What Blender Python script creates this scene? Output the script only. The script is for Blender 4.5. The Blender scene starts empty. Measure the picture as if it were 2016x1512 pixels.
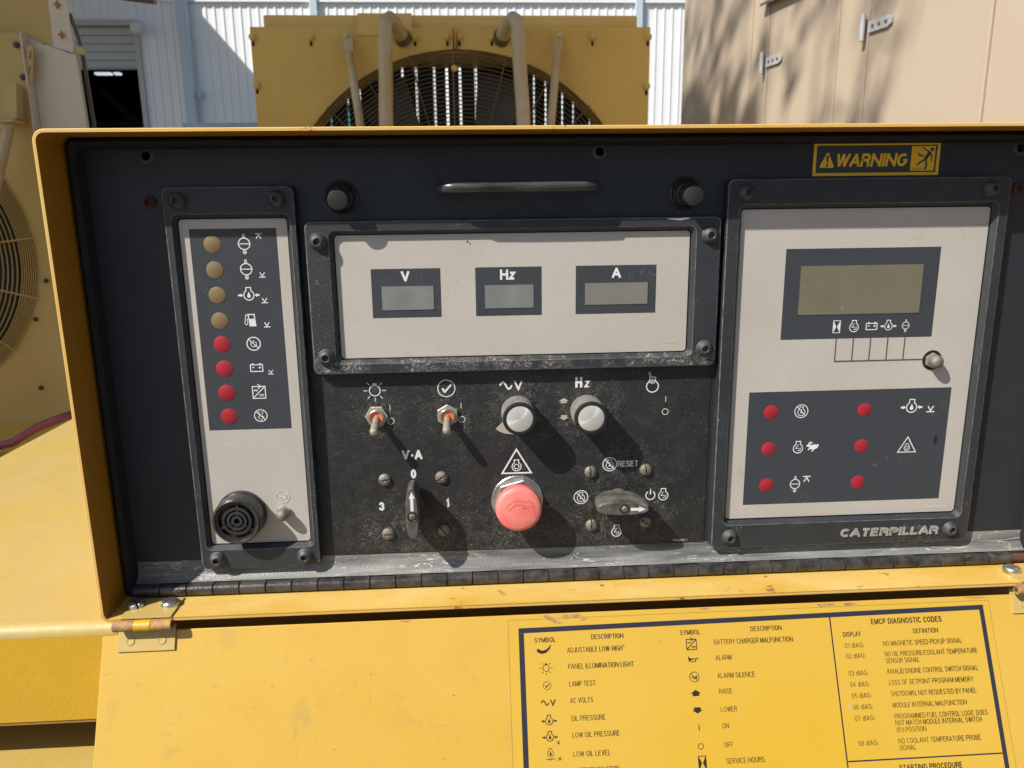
import bpy, bmesh, math, random
from math import sin, cos, pi, radians, sqrt, atan2
from mathutils import Vector, Matrix
random.seed(7)
SC = bpy.context.scene
COL = SC.collection
# ------------------------------------------------------------------ camera
CAM_POS = Vector((0.0, -0.650, 1.500))
PITCH, YAW, ROLL, FPX = 0.223996, 0.056950, -0.0124125, 1510.0
fw = Vector((sin(YAW)*cos(PITCH), cos(YAW)*cos(PITCH), -sin(PITCH)))
r0 = Vector((cos(YAW), -sin(YAW), 0)); u0 = r0.cross(fw)
rt = r0*cos(ROLL) + u0*sin(ROLL); up = -r0*sin(ROLL) + u0*cos(ROLL)
cam = bpy.data.cameras.new('camera'); camo = bpy.data.objects.new('camera', cam); COL.objects.link(camo)
cam.sensor_width = 36; cam.lens = FPX/2016*36; cam.clip_start = 0.02; cam.clip_end = 400
m = Matrix((( rt.x, up.x, -fw.x, CAM_POS.x), (rt.y, up.y, -fw.y, CAM_POS.y), (rt.z, up.z, -fw.z, CAM_POS.z), (0, 0, 0, 1)))
camo.matrix_world = m
cam.dof.use_dof = True; cam.dof.focus_distance = 0.655; cam.dof.aperture_fstop = 17
SC.camera = camo
# ------------------------------------------------------------------ light
SUNV = Vector((-1.42, -1.0, 1.70)); SUN = SUNV.normalized()
w = bpy.data.worlds.new('World'); SC.world = w; w.use_nodes = True
nt = w.node_tree; bg = nt.nodes['Background']
sky = nt.nodes.new('ShaderNodeTexSky'); sky.sky_type = 'NISHITA'; sky.sun_disc = False
sky.sun_elevation = math.asin(SUN.z); sky.sun_rotation = math.atan2(SUN.x, SUN.y) % (2*pi)
sky.dust_density = 1.5
nt.links.new(sky.outputs[0], bg.inputs[0]); bg.inputs[1].default_value = 0.078
sl = bpy.data.lights.new('sun', 'SUN'); sl.energy = 5.0; sl.angle = radians(0.55); sl.color = (1, .95, .87)
so = bpy.data.objects.new('sun', sl); COL.objects.link(so); so.rotation_euler = SUN.to_track_quat('Z', 'Y').to_euler(); so.location = (-5, -4, 8)
SC.view_settings.view_transform = 'Standard'; SC.view_settings.look = 'None'
SC.view_settings.gamma = 1; SC.view_settings.exposure = 0.33; SC.view_settings.use_curve_mapping = False
# ------------------------------------------------------------------ materials
def new_mat(name):
    m = bpy.data.materials.new(name); m.use_nodes = True
    return m, m.node_tree.nodes, m.node_tree.links, m.node_tree.nodes['Principled BSDF']
def c4(c): return (c[0], c[1], c[2], 1)
def noise(N, L, co, scale, detail=3, rough=.55, dist=0):
    n = N.new('ShaderNodeTexNoise'); n.inputs['Scale'].default_value = scale; n.inputs['Detail'].default_value = detail
    n.inputs['Roughness'].default_value = rough; n.inputs['Distortion'].default_value = dist
    L.new(co, n.inputs['Vector']); return n.outputs['Fac']
def ramp(N, L, fac, a, b):
    n = N.new('ShaderNodeMapRange'); n.inputs['From Min'].default_value = a; n.inputs['From Max'].default_value = b
    L.new(fac, n.inputs['Value']); return n.outputs[0]
def math_(N, L, op, a, b=None):
    n = N.new('ShaderNodeMath'); n.operation = op
    for i, v in enumerate((a, b)):
        if v is None: continue
        if isinstance(v, (int, float)): n.inputs[i].default_value = v
        else: L.new(v, n.inputs[i])
    return n.outputs[0]
def mix(N, L, fac, a, b):
    n = N.new('ShaderNodeMix'); n.data_type = 'RGBA'
    if isinstance(fac, (int, float)): n.inputs[0].default_value = fac
    else: L.new(fac, n.inputs[0])
    for i, v in ((6, a), (7, b)):
        if isinstance(v, tuple): n.inputs[i].default_value = c4(v)
        else: L.new(v, n.inputs[i])
    return n.outputs[2]
def paint(name, base, rough=.5, metal=0, tone=None, tscale=3, tamt=.6, dust=None, dscale=250, dthr=.12, wisps=None, wscale=90, ww=.006, wmask=(.5, .65),
          blot=None, bscale=30, bthr=(.62, .66), bump=0, bumpscale=300, stretch=(1, 1, 1), coat=0, spec=.5, band=None, gloss=None, wst=False, spots=None):
    m, N, L, B = new_mat(name)
    g = N.new('ShaderNodeNewGeometry'); mp = N.new('ShaderNodeMapping'); mp.inputs['Scale'].default_value = stretch
    L.new(g.outputs['Position'], mp.inputs['Vector']); co = mp.outputs[0]; raw = g.outputs['Position']
    col = base
    if tone is not None:
        f = ramp(N, L, noise(N, L, co, tscale, 5, .6), .35, .65); f = math_(N, L, 'MULTIPLY', f, tamt); col = mix(N, L, f, col, tone)
    if blot is not None:
        f = ramp(N, L, noise(N, L, raw, bscale, 6, .65), bthr[0], bthr[1])
        f = math_(N, L, 'MULTIPLY', f, ramp(N, L, noise(N, L, raw, bscale*.23, 2), .45, .6))
        col = mix(N, L, f, col, blot)
    if band is not None:    # band = (colour, z0, z1): grime that lies along a height range with a ragged edge
        s = N.new('ShaderNodeSeparateXYZ'); L.new(raw, s.inputs[0])
        z = math_(N, L, 'ADD', s.outputs[2], math_(N, L, 'MULTIPLY', math_(N, L, 'SUBTRACT', noise(N, L, raw, 60, 6, .7), .5), abs(band[2]-band[1])*2.2))
        f = ramp(N, L, z, band[1], band[2]); a_ = math_(N, L, 'ABSOLUTE', math_(N, L, 'SUBTRACT', noise(N, L, raw, 150, 2, .5, 1.5), .5))
        f = math_(N, L, 'MULTIPLY', f, math_(N, L, 'ADD', math_(N, L, 'MULTIPLY', ramp(N, L, a_, .020, .006), 1.0), .07)); f = math_(N, L, 'MULTIPLY', f, ramp(N, L, noise(N, L, raw, 70, 3), .40, .6))
        col = mix(N, L, f, col, band[0])
    amt = None
    if spots is not None:
        for (sx_, sz_, r_) in spots:
            d_ = N.new('ShaderNodeVectorMath'); d_.operation = 'DISTANCE'; L.new(raw, d_.inputs[0]); d_.inputs[1].default_value = (sx_/1000, 0, 1+sz_/1000)
            v_ = ramp(N, L, d_.outputs['Value'], r_/1000, r_/1000*.35); amt = v_ if amt is None else math_(N, L, 'MAXIMUM', amt, v_)
        amt = math_(N, L, 'ADD', math_(N, L, 'MULTIPLY', amt, .9), .32)
        sm = math_(N, L, 'MULTIPLY', math_(N, L, 'MULTIPLY', ramp(N, L, noise(N, L, raw, 120, 5, .7), .45, .75), amt), .09); col = mix(N, L, sm, col, dust)
    if wisps is not None:
        n = noise(N, L, co if wst else raw, wscale, 2.5, .6, .6); a = math_(N, L, 'ABSOLUTE', math_(N, L, 'SUBTRACT', n, .5))
        f = ramp(N, L, a, ww, ww*.3); f = math_(N, L, 'MULTIPLY', f, ramp(N, L, noise(N, L, raw, wscale*.22, 3), wmask[0], wmask[1]))
        f = math_(N, L, 'MULTIPLY', f, .8)
        if amt is not None: f = math_(N, L, 'MULTIPLY', f, amt)
        col = mix(N, L, f, col, wisps)
    if dust is not None:
        v = N.new('ShaderNodeTexVoronoi'); v.inputs['Scale'].default_value = dscale; L.new(raw, v.inputs['Vector'])
        f = ramp(N, L, v.outputs['Distance'], dthr, dthr*.5)
        s = N.new('ShaderNodeSeparateXYZ'); L.new(v.outputs['Color'], s.inputs[0])
        f = math_(N, L, 'MULTIPLY', f, ramp(N, L, s.outputs[0], .3, 1))
        if amt is not None: f = math_(N, L, 'MULTIPLY', f, amt); col = mix(N, L, f, col, dust)
    if isinstance(col, tuple): B.inputs['Base Color'].default_value = c4(col)
    else: L.new(col, B.inputs['Base Color'])
    r = ramp(N, L, noise(N, L, raw, 25, 4), .3, .7); r = math_(N, L, 'MULTIPLY_ADD', r, .15); r.node.inputs[2].default_value = rough-.07
    L.new(r, B.inputs['Roughness'])
    B.inputs['Metallic'].default_value = metal; B.inputs['Coat Weight'].default_value = coat; B.inputs['Coat Roughness'].default_value = .12
    B.inputs['Specular IOR Level'].default_value = spec
    if bump:
        b = N.new('ShaderNodeBump'); b.inputs['Strength'].default_value = bump; b.inputs['Distance'].default_value = .001
        L.new(noise(N, L, raw, bumpscale, 4), b.inputs['Height']); L.new(b.outputs[0], B.inputs['Normal'])
    return m
M = {}
YEL = (.60, .355, .022)
M['yellow'] = paint('yellow paint', YEL, .38, tone=(.53, .31, .03), tscale=5, tamt=.45, dust=(.3, .2, .06), dscale=90, dthr=.07, blot=(.36, .22, .08), bscale=45, bthr=(.66, .7), bump=.25, bumpscale=250)
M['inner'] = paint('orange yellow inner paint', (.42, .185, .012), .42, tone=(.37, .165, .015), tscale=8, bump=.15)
M['deck'] = paint('dusty yellow deck paint', (.47, .325, .07), .5, tone=(.45, .335, .13), tscale=6, tamt=.9, dust=(.3, .2, .07), dscale=70, dthr=.06, wisps=(.40, .27, .10), wscale=22, ww=.0035, wmask=(.55, .68), bump=.3, bumpscale=150)
M['sill'] = paint('water marked yellow paint', (.56, .33, .03), .36, tone=(.66, .46, .15), tscale=7, tamt=1, stretch=(1, 2.2, 2.2), dust=(.2, .1, .04), dscale=120, dthr=.07, bump=.3, blot=(.30, .14, .06), bscale=60, bthr=(.62, .66))
M['edge'] = paint('yellow sheet edge', (.62, .43, .15), .4, blot=(.12, .06, .03), bscale=70, bthr=(.62, .66), tone=(.72, .38, .05), tscale=20)
M['face'] = paint('black panel paint', (.014, .020, .028), .5, tone=(.022, .026, .031), tscale=8, dust=(.22, .22, .22), dscale=95, dthr=.045, wisps=(.10, .10, .10), wscale=70, ww=.003, wmask=(.6, .72), bump=.3, bumpscale=900)
M['bezel'] = paint('black bezel casting', (.021, .024, .029), .48, tone=(.032, .035, .040), tscale=20, dust=(.3, .3, .28), dscale=230, dthr=.05, wisps=(.34, .33, .29), wscale=120, ww=.0035, wmask=(.54, .66), bump=.5, bumpscale=1200)
M['bezel2'] = paint('scuffed black bezel casting', (.021, .024, .029), .48, tone=(.032, .035, .040), tscale=20, dust=(.3, .3, .28), dscale=230, dthr=.05, wisps=(.34, .33, .29), wscale=120, ww=.0035, wmask=(.54, .66), bump=.5, bumpscale=1200, band=((.42, .40, .35), 1.383, 1.373))
M['switch'] = paint('dusty black switch plate', (.009, .0098, .0105), .5, tone=(.016, .017, .018), tscale=14, tamt=.8, dust=(.42, .41, .37), spots=[(42,330,40),(103,330,40),(-20,330,34),(-81,330,30),(41,235,44),(133,262,44),(160,226,36),(-70,205,60),(20,203,60),(110,205,50),(-30,200,60)], dscale=900, dthr=.21, wisps=(.36, .35, .31), wscale=230, ww=.008, wmask=(.42, .6), bump=.6, bumpscale=1100)
M['flange'] = paint('worn black flange', (.24, .24, .225), .5, tone=(.06, .065, .07), tscale=26, tamt=1, stretch=(.3, 3, 3), wst=True, wisps=(.60, .57, .50), wscale=60, ww=.012, wmask=(.44, .6), bump=.5, bumpscale=400)
M['seal'] = paint('black rubber seal', (.010, .009, .008), .8, dust=(.10, .09, .07), dscale=500, dthr=.08)
M['hinge'] = paint('rusty black piano hinge', (.020, .019, .019), .34, tone=(.085, .08, .075), tscale=70, tamt=.9, blot=(.12, .065, .04), bscale=110, bthr=(.60, .66), bump=.4, metal=.2)
M['plate'] = paint('beige faceplate', (.47, .435, .395), .42, tone=(.42, .385, .335), tscale=9, tamt=.7, dust=(.30, .27, .22), dscale=75, dthr=.045, wisps=(.56, .53, .48), wscale=26, ww=.0012, wmask=(.52, .62), blot=(.38, .345, .30), bscale=55, bthr=(.60, .72), bump=.10, bumpscale=300)
M['ink'] = paint('dark grey print', (.042, .047, .055), .42, dust=(.26, .26, .26), dscale=330, dthr=.07, wisps=(.22, .22, .22), wscale=90, ww=.004, wmask=(.55, .65), spec=.45)
M['line'] = paint('dark line print', (.07, .065, .06), .5)
M['white'] = paint('white print', (.72, .74, .74), .5, tone=(.5, .5, .48), tscale=80, tamt=.4)
M['offwhite'] = paint('faded white print', (.60, .58, .54), .5)
M['tan'] = paint('beige print', (.40, .35, .30), .5)
M['amber'] = paint('amber lamp lens', (.19, .135, .065), .4, tone=(.215, .155, .08), tscale=60)
M['red'] = paint('red lamp lens', (.36, .020, .032), .3, tone=(.28, .016, .03), tscale=80)
M['lcd'] = paint('grey lcd glass', (.16, .17, .165), .2, tone=(.24, .245, .23), tscale=40, dust=(.42, .42, .38), dscale=450, dthr=.14, spec=.6)
M['lcdg'] = paint('greenish lcd glass', (.135, .135, .088), .22, tone=(.175, .150, .11), tscale=14, tamt=1, dust=(.40, .39, .30), dscale=420, dthr=.15, wisps=(.34, .33, .26), wscale=100, ww=.004, wmask=(.5, .6), spec=.6)
M['screw'] = paint('black oxide screw', (.045, .047, .050), .45, tone=(.11, .11, .105), tscale=150, tamt=.7, dust=(.35, .34, .3), dscale=600, dthr=.15, metal=.3, bump=.4, bumpscale=1500)
M['rust'] = paint('rusty screw', (.075, .030, .020), .75, tone=(.11, .045, .025), tscale=200, bump=.6, bumpscale=1500)
M['slot'] = paint('weathered screw', (.25, .225, .18), .5, metal=.45, tone=(.13, .12, .10), tscale=250, tamt=.7, bump=.5, bumpscale=1500)
M['zinc'] = paint('zinc plated steel', (.62, .62, .60), .28, metal=.9, tone=(.40, .39, .36), tscale=120, tamt=.6, bump=.25, bumpscale=700)
M['nut'] = paint('dusty nickel', (.46, .42, .34), .4, metal=.5, tone=(.30, .27, .2), tscale=200, bump=.3, bumpscale=1500)
M['nutl'] = paint('worn silver lettering', (.42, .41, .39), .45, metal=.3, tone=(.22, .21, .19), tscale=250)
M['blacksteel'] = paint('worn black steel', (.03, .032, .036), .33, metal=.4, tone=(.15, .155, .165), tscale=40, tamt=.8, stretch=(.3,2,2))
M['lcda'] = paint('warm grey lcd glass', (.175, .172, .150), .22, tone=(.21, .205, .18), tscale=30, dust=(.44, .43, .38), dscale=420, dthr=.16, spec=.6)
M['lever'] = paint('dirty chrome lever', (.50, .46, .38), .38, metal=.5, tone=(.28, .25, .19), tscale=220, bump=.4, bumpscale=1400)
M['orange'] = paint('orange plastic', (.75, .13, .03), .45)
M['knurl'] = paint('dirty knurled metal', (.48, .46, .41), .42, metal=.6, tone=(.24, .23, .21), tscale=120)
M['blackring'] = paint('black knob ring', (.016, .016, .016), .4, dust=(.2, .2, .18), dscale=700, dthr=.1)
M['handle2'] = paint('dusty grey handle', (.038, .036, .033), .36, tone=(.20, .19, .165), tscale=60, tamt=.75, dust=(.4, .37, .31), dscale=700, dthr=.16, bump=.4, bumpscale=900)
M['worn'] = paint('worn bezel edge', (.045, .050, .056), .42, tone=(.20, .195, .18), tscale=120, tamt=.7, wisps=(.35, .33, .29), wscale=260, ww=.02, wmask=(.45, .6))
M['plastic'] = paint('black plastic', (.022, .021, .021), .28, tone=(.05, .048, .045), tscale=60, dust=(.3, .28, .24), dscale=600, dthr=.12, bump=.2)
M['handle'] = paint('dusty black handle', (.040, .035, .031), .3, tone=(.13, .115, .10), tscale=55, tamt=.8, dust=(.35, .32, .27), dscale=700, dthr=.15, bump=.3, bumpscale=900)
M['estop'] = paint('faded red button', (.82, .155, .14), .34, tone=(.86, .27, .23), tscale=60, tamt=.8, dust=(.5, .12, .1), dscale=300, dthr=.08, bump=.3, bumpscale=600)
M['estopmark'] = paint('darker red line', (.55, .11, .09), .5)
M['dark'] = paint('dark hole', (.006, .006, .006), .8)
M['decaly'] = paint('yellow decal film', (.56, .350, .036), .12, tone=(.54, .325, .028), tscale=9, tamt=.4, blot=(.50, .36, .12), bscale=60, bthr=(.68, .72), coat=.7, bump=.10, bumpscale=60)
M['door'] = paint('yellow door paint', (.555, .352, .056), .42, tone=(.53, .318, .042), tscale=4.5, tamt=.85, dust=(.26, .16, .05), dscale=85, dthr=.075, blot=(.40, .27, .08), bscale=24, bthr=(.58, .74), wisps=(.36, .25, .09), wscale=24, ww=.0022, wmask=(.52, .62), bump=.10, bumpscale=120)
M['decalk'] = paint('decal black', (.024, .022, .034), .2, coat=.5, blot=(.25, .2, .12), bscale=160, bthr=(.66, .7))
M['decalt'] = paint('decal text brown', (.025, .016, .010), .4)
M['warny'] = paint('warning yellow', (.95, .56, .02), .4)
M['gap'] = paint('yellow browned for shade and edges', (.30, .17, .03), .6)  # yellow browned to hold the recess shade; also colours seams and film edges
M['rustpaint'] = paint('chipped rusty paint', (.26, .15, .10), .7, tone=(.50, .28, .06), tscale=110, tamt=.9, bump=.8, bumpscale=500)
M['oldyel'] = paint('dirty old yellow paint', (.70, .45, .10), .5, tone=(.60, .38, .075), tscale=2.5, tamt=.9, dust=(.25, .16, .05), dscale=25, dthr=.06, bump=.3, bumpscale=60)
M['tankyel'] = paint('sun faded yellow tank paint', (.74, .50, .15), .45, tone=(.64, .42, .10), tscale=3, tamt=.9)
M['pipeyel'] = paint('dusty yellow pipe', (.45, .32, .12), .5, tone=(.50, .42, .28), tscale=9, tamt=.9, bump=.4, bumpscale=40)
M['guard'] = paint('dusty brown guard wire', (.13, .09, .04), .6, tone=(.075, .055, .028), tscale=9)
M['blade'] = paint('dark fan blade', (.05, .05, .052), .5, tone=(.09, .09, .085), tscale=10)
M['core'] = paint('black radiator core', (.012, .012, .012), .7)
M['leftyel'] = paint('weathered yellow panel', (.52, .35, .085), .45, tone=(.56, .41, .16), tscale=1.4, tamt=1, dust=(.25, .17, .06), dscale=22, dthr=.05)
M['cream'] = paint('primer cream panel', (.70, .60, .46), .5, tone=(.62, .53, .40), tscale=3, tamt=.6)
M['star'] = paint('rust orange bolt', (.36, .17, .03), .7)
M['wall'] = paint('white ribbed steel', (.84, .86, .86), .45, tone=(.80, .82, .82), tscale=1, tamt=.5)
M['trim'] = paint('grey blue steel trim', (.30, .34, .36), .4)
M['spout'] = paint('pale blue downspout', (.50, .60, .66), .4)
M['roller'] = paint('grey white roller door', (.46, .47, .46), .5)
M['brown'] = paint('brown steel beam', (.16, .08, .045), .6)
M['enclos'] = paint('beige enclosure paint', (.46, .378, .285), .5, tone=(.44, .36, .27), tscale=1.2, tamt=.7, bump=.15, bumpscale=80)
M['seam'] = paint('seam sealant', (.30, .21, .14), .6)
M['asphalt'] = paint('pale concrete yard', (.13, .12, .105), .85, tone=(.10, .095, .085), tscale=.7, bump=.6, bumpscale=30)
M['hose'] = paint('magenta hose', (.22, .045, .08), .45)
M['greyp'] = paint('grey brown frame paint', (.16, .135, .11), .6, tone=(.13, .11, .09), tscale=4)
M['teal'] = paint('teal painted steel', (.02, .30, .27), .5)
M['blue'] = paint('dull blue steel', (.08, .11, .16), .5, tone=(.05, .07, .1), tscale=4)
M['leaf'] = paint('leaf green', (.055, .09, .025), .6, tone=(.09, .12, .03), tscale=6)
M['bark'] = paint('grey bark', (.14, .11, .08), .9, tone=(.09, .07, .05), tscale=10, bump=1, bumpscale=30)
def brushed(name):
    m, N, L, B = new_mat(name)
    B.inputs['Base Color'].default_value = (.74, .73, .69, 1); B.inputs['Metallic'].default_value = .55; B.inputs['Roughness'].default_value = .33
    B.inputs['Anisotropic'].default_value = .85
    t = N.new('ShaderNodeTangent'); t.direction_type = 'RADIAL'; t.axis = 'Y'; L.new(t.outputs[0], B.inputs['Tangent'])
    return m
M['latch'] = paint('bright galvanised latch', (.62, .63, .64), .4, metal=.25, tone=(.45, .46, .48), tscale=40)
M['brushed'] = brushed('turned aluminium')
def glow(name, c, s):
    m, N, L, B = new_mat(name); B.inputs['Base Color'].default_value = (.8, .8, .8, 1)
    B.inputs['Emission Color'].default_value = c4(c); B.inputs['Emission Strength'].default_value = s; return m
M['lamp'] = glow('lit ceiling lamp', (.8, .95, 1), .6)
# ------------------------------------------------------------------ object helpers
WPOS = {}
def link(o, parent, wloc):
    COL.objects.link(o); wloc = Vector(wloc); WPOS[o.name] = wloc
    if parent is not None: o.parent = parent; o.location = wloc - WPOS[parent.name]
    else: o.location = wloc
    return o
def tag(o, label=None, cat=None, group=None, kind=None):
    if label: o['label'] = label
    if cat: o['category'] = cat
    if group: o['group'] = group
    if kind: o['kind'] = kind
    return o
def empty(name, loc, label, cat, group=None):
    o = bpy.data.objects.new(name, None); o.empty_display_size = .05; link(o, None, loc); return tag(o, label, cat, group)
class MB:
    """mesh builder in world metres"""
    def __init__(s): s.v = []; s.f = []; s.smooth = []
    def add(s, verts, faces, smooth=False):
        b = len(s.v); s.v += [Vector(p) for p in verts]; s.f += [[b+i for i in f] for f in faces]; s.smooth += [smooth]*len(faces); return s
    def box(s, x0, x1, y0, y1, z0, z1):
        return s.add([(x0,y0,z0),(x1,y0,z0),(x1,y1,z0),(x0,y1,z0),(x0,y0,z1),(x1,y0,z1),(x1,y1,z1),(x0,y1,z1)],
            [(0,3,2,1),(4,5,6,7),(0,1,5,4),(1,2,6,5),(2,3,7,6),(3,0,4,7)])
    def obox(s, c, ax, ay, az, hx, hy, hz):
        P = [c + ax*hx*i + ay*hy*j + az*hz*k for k in (-1, 1) for (i, j) in ((-1,-1),(1,-1),(1,1),(-1,1))]
        return s.add(P, [(0,3,2,1),(4,5,6,7),(0,1,5,4),(1,2,6,5),(2,3,7,6),(3,0,4,7)])
    def loft(s, loops, cap0=False, cap1=False, smooth=False):
        n = len(loops[0]); V = [p for l in loops for p in l]; F = []
        for i in range(len(loops)-1):
            for j in range(n): k = (j+1) % n; F.append((i*n+j, i*n+k, (i+1)*n+k, (i+1)*n+j))
        if cap0: F.append(tuple(range(n-1, -1, -1)))
        if cap1: F.append(tuple(range((len(loops)-1)*n, len(loops)*n)))
        return s.add(V, F, smooth)
    def lathe(s, c, axis, prof, seg=28, smooth=True, fac=None):
        """prof: (radius, distance along axis)"""
        axis = Vector(axis).normalized(); t = Vector((0, 0, 1)) if abs(axis.z) < .9 else Vector((1, 0, 0))
        a = axis.cross(t).normalized(); b = axis.cross(a); c = Vector(c); loops = []
        for r, h in prof:
            loops.append([c + axis*h + (a*cos(2*pi*i/seg) + b*sin(2*pi*i/seg))*max(r, 1e-5)*(fac(i) if fac and r > 1e-4 else 1) for i in range(seg)])
        return s.loft(loops, smooth=smooth)
    def tube(s, pts, rad, seg=10, closed=False, smooth=True, cap=True):
        pts = [Vector(p) for p in pts]; n = len(pts); loops = []; prev = None
        for i, p in enumerate(pts):
            if closed: d = (pts[(i+1) % n] - pts[i-1])
            else: d = pts[min(i+1, n-1)] - pts[max(i-1, 0)]
            d.normalize(); r = rad[i] if isinstance(rad, (list, tuple)) else rad
            if prev is None: t = Vector((0, 0, 1)) if abs(d.z) < .9 else Vector((1, 0, 0)); a = d.cross(t).normalized()
            else: a = (prev - d*prev.dot(d)).normalized()
            prev = a; b = d.cross(a); loops.append([p + (a*cos(2*pi*k/seg) + b*sin(2*pi*k/seg))*r for k in range(seg)])
        if closed: loops.append(loops[0])
        return s.loft(loops, cap and not closed, cap and not closed, smooth)
    def build(s, name, mat, parent=None, loc=None, bevel=0, sharp=40, solid=0):
        if loc is None: loc = WPOS[parent.name] if parent is not None else sum(s.v, Vector())/len(s.v)
        loc = Vector(loc); me = bpy.data.meshes.new(name); me.from_pydata([p - loc for p in s.v], [], s.f)
        for p, sm in zip(me.polygons, s.smooth): p.use_smooth = sm
        me.materials.append(mat)
        bm = bmesh.new(); bm.from_mesh(me); bmesh.ops.recalc_face_normals(bm, faces=bm.faces)
        for e in bm.edges:
            if len(e.link_faces) == 2 and e.calc_face_angle(0) > radians(sharp): e.smooth = False
        bm.to_mesh(me); bm.free()
        o = bpy.data.objects.new(name, me); link(o, parent, loc)
        if solid: md = o.modifiers.new('s', 'SOLIDIFY'); md.thickness = solid; md.offset = 0
        if bevel: md = o.modifiers.new('b', 'BEVEL'); md.width = bevel; md.segments = 2; md.limit_method = 'ANGLE'; md.angle_limit = radians(50)
        return o
def dup(o, wloc, parent=None, rot=None):
    c = o.copy(); link(c, parent if parent is not None else o.parent, wloc)
    if rot: c.rotation_euler = rot
    for ch in [k for k in bpy.data.objects if k.parent == o]:
        d = ch.copy(); COL.objects.link(d); d.parent = c; WPOS[d.name] = Vector(wloc) + ch.location
    return c
def mm(x, y, z): return Vector((x/1000, y/1000, 1+z/1000))     # panel millimetres -> world
def rrect(x0, x1, z0, z1, r, y, n=5):
    P = []
    for cx, cz, a0 in ((x1-r, z1-r, 0), (x0+r, z1-r, 90), (x0+r, z0+r, 180), (x1-r, z0+r, 270)):
        for i in range(n+1): a = radians(a0 + 90*i/n); P.append(mm(cx+r*cos(a), y, cz+r*sin(a)))
    return P
# flat print -------------------------------------------------------
TH = radians(25.5)
def panel_plane(y): return lambda u, v, o: mm(u, y-o, v)
def door_plane(u, v, o): return mm(u, -45 - v*sin(TH) - o*cos(TH), 152 - v*cos(TH) + o*sin(TH))
class Print:
    def __init__(s, plane, ox=0, oz=0, sc=1, flip=1): s.pl = plane; s.ox = ox; s.oz = oz; s.sc = sc; s.fl = flip; s.mb = MB(); s.o = .0
    def P(s, p): return s.pl(s.ox + p[0]*s.sc, s.oz + p[1]*s.sc*s.fl, s.o)
    def poly(s, pts): s.o += .015; s.mb.add([s.P(p) for p in pts], [tuple(range(len(pts)))]); return s
    def tris(s, V, F): s.o += .015; s.mb.add([s.P(p) for p in V], F); return s
    def rect(s, x0, z0, x1, z1): return s.poly([(x0, z0), (x1, z0), (x1, z1), (x0, z1)])
    def line(s, pts, w, closed=False):
        s.o += .015; n = len(pts); V = []; h = w/2
        for i, p in enumerate(pts):
            a = pts[i-1] if (i > 0 or closed) else None; b = pts[(i+1) % n] if (i < n-1 or closed) else None
            def nrm(q, r): dx, dz = r[0]-q[0], r[1]-q[1]; l = math.hypot(dx, dz) or 1; return (-dz/l, dx/l)
            if a is None: nn = nrm(p, b); k = 1
            elif b is None: nn = nrm(a, p); k = 1
            else:
                n1, n2 = nrm(a, p), nrm(p, b); sx, sz = n1[0]+n2[0], n1[1]+n2[1]; l = math.hypot(sx, sz)
                if l < .3: nn = n1; k = 1
                else: nn = (sx/l, sz/l); k = min(2.2, 2/l)
            V += [(p[0]+nn[0]*h*k, p[1]+nn[1]*h*k), (p[0]-nn[0]*h*k, p[1]-nn[1]*h*k)]
        F = [(2*i, 2*i+1, 2*((i+1) % n)+1, 2*((i+1) % n)) for i in range(n if closed else n-1)]
        s.mb.add([s.P(p) for p in V], F); return s
    def arc(s, cx, cz, r, w, a0=0, a1=360, n=28):
        full = abs(a1-a0) >= 360; N = n
        return s.line([(cx+r*cos(radians(a0+(a1-a0)*i/N)), cz+r*sin(radians(a0+(a1-a0)*i/N))) for i in range(N if full else N+1)], w, full)
    def disc(s, cx, cz, r, n=28): return s.poly([(cx+r*cos(2*pi*i/n), cz+r*sin(2*pi*i/n)) for i in range(n)])
    def done(s, name, mat, parent): return s.mb.build(name, mat, parent)
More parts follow.
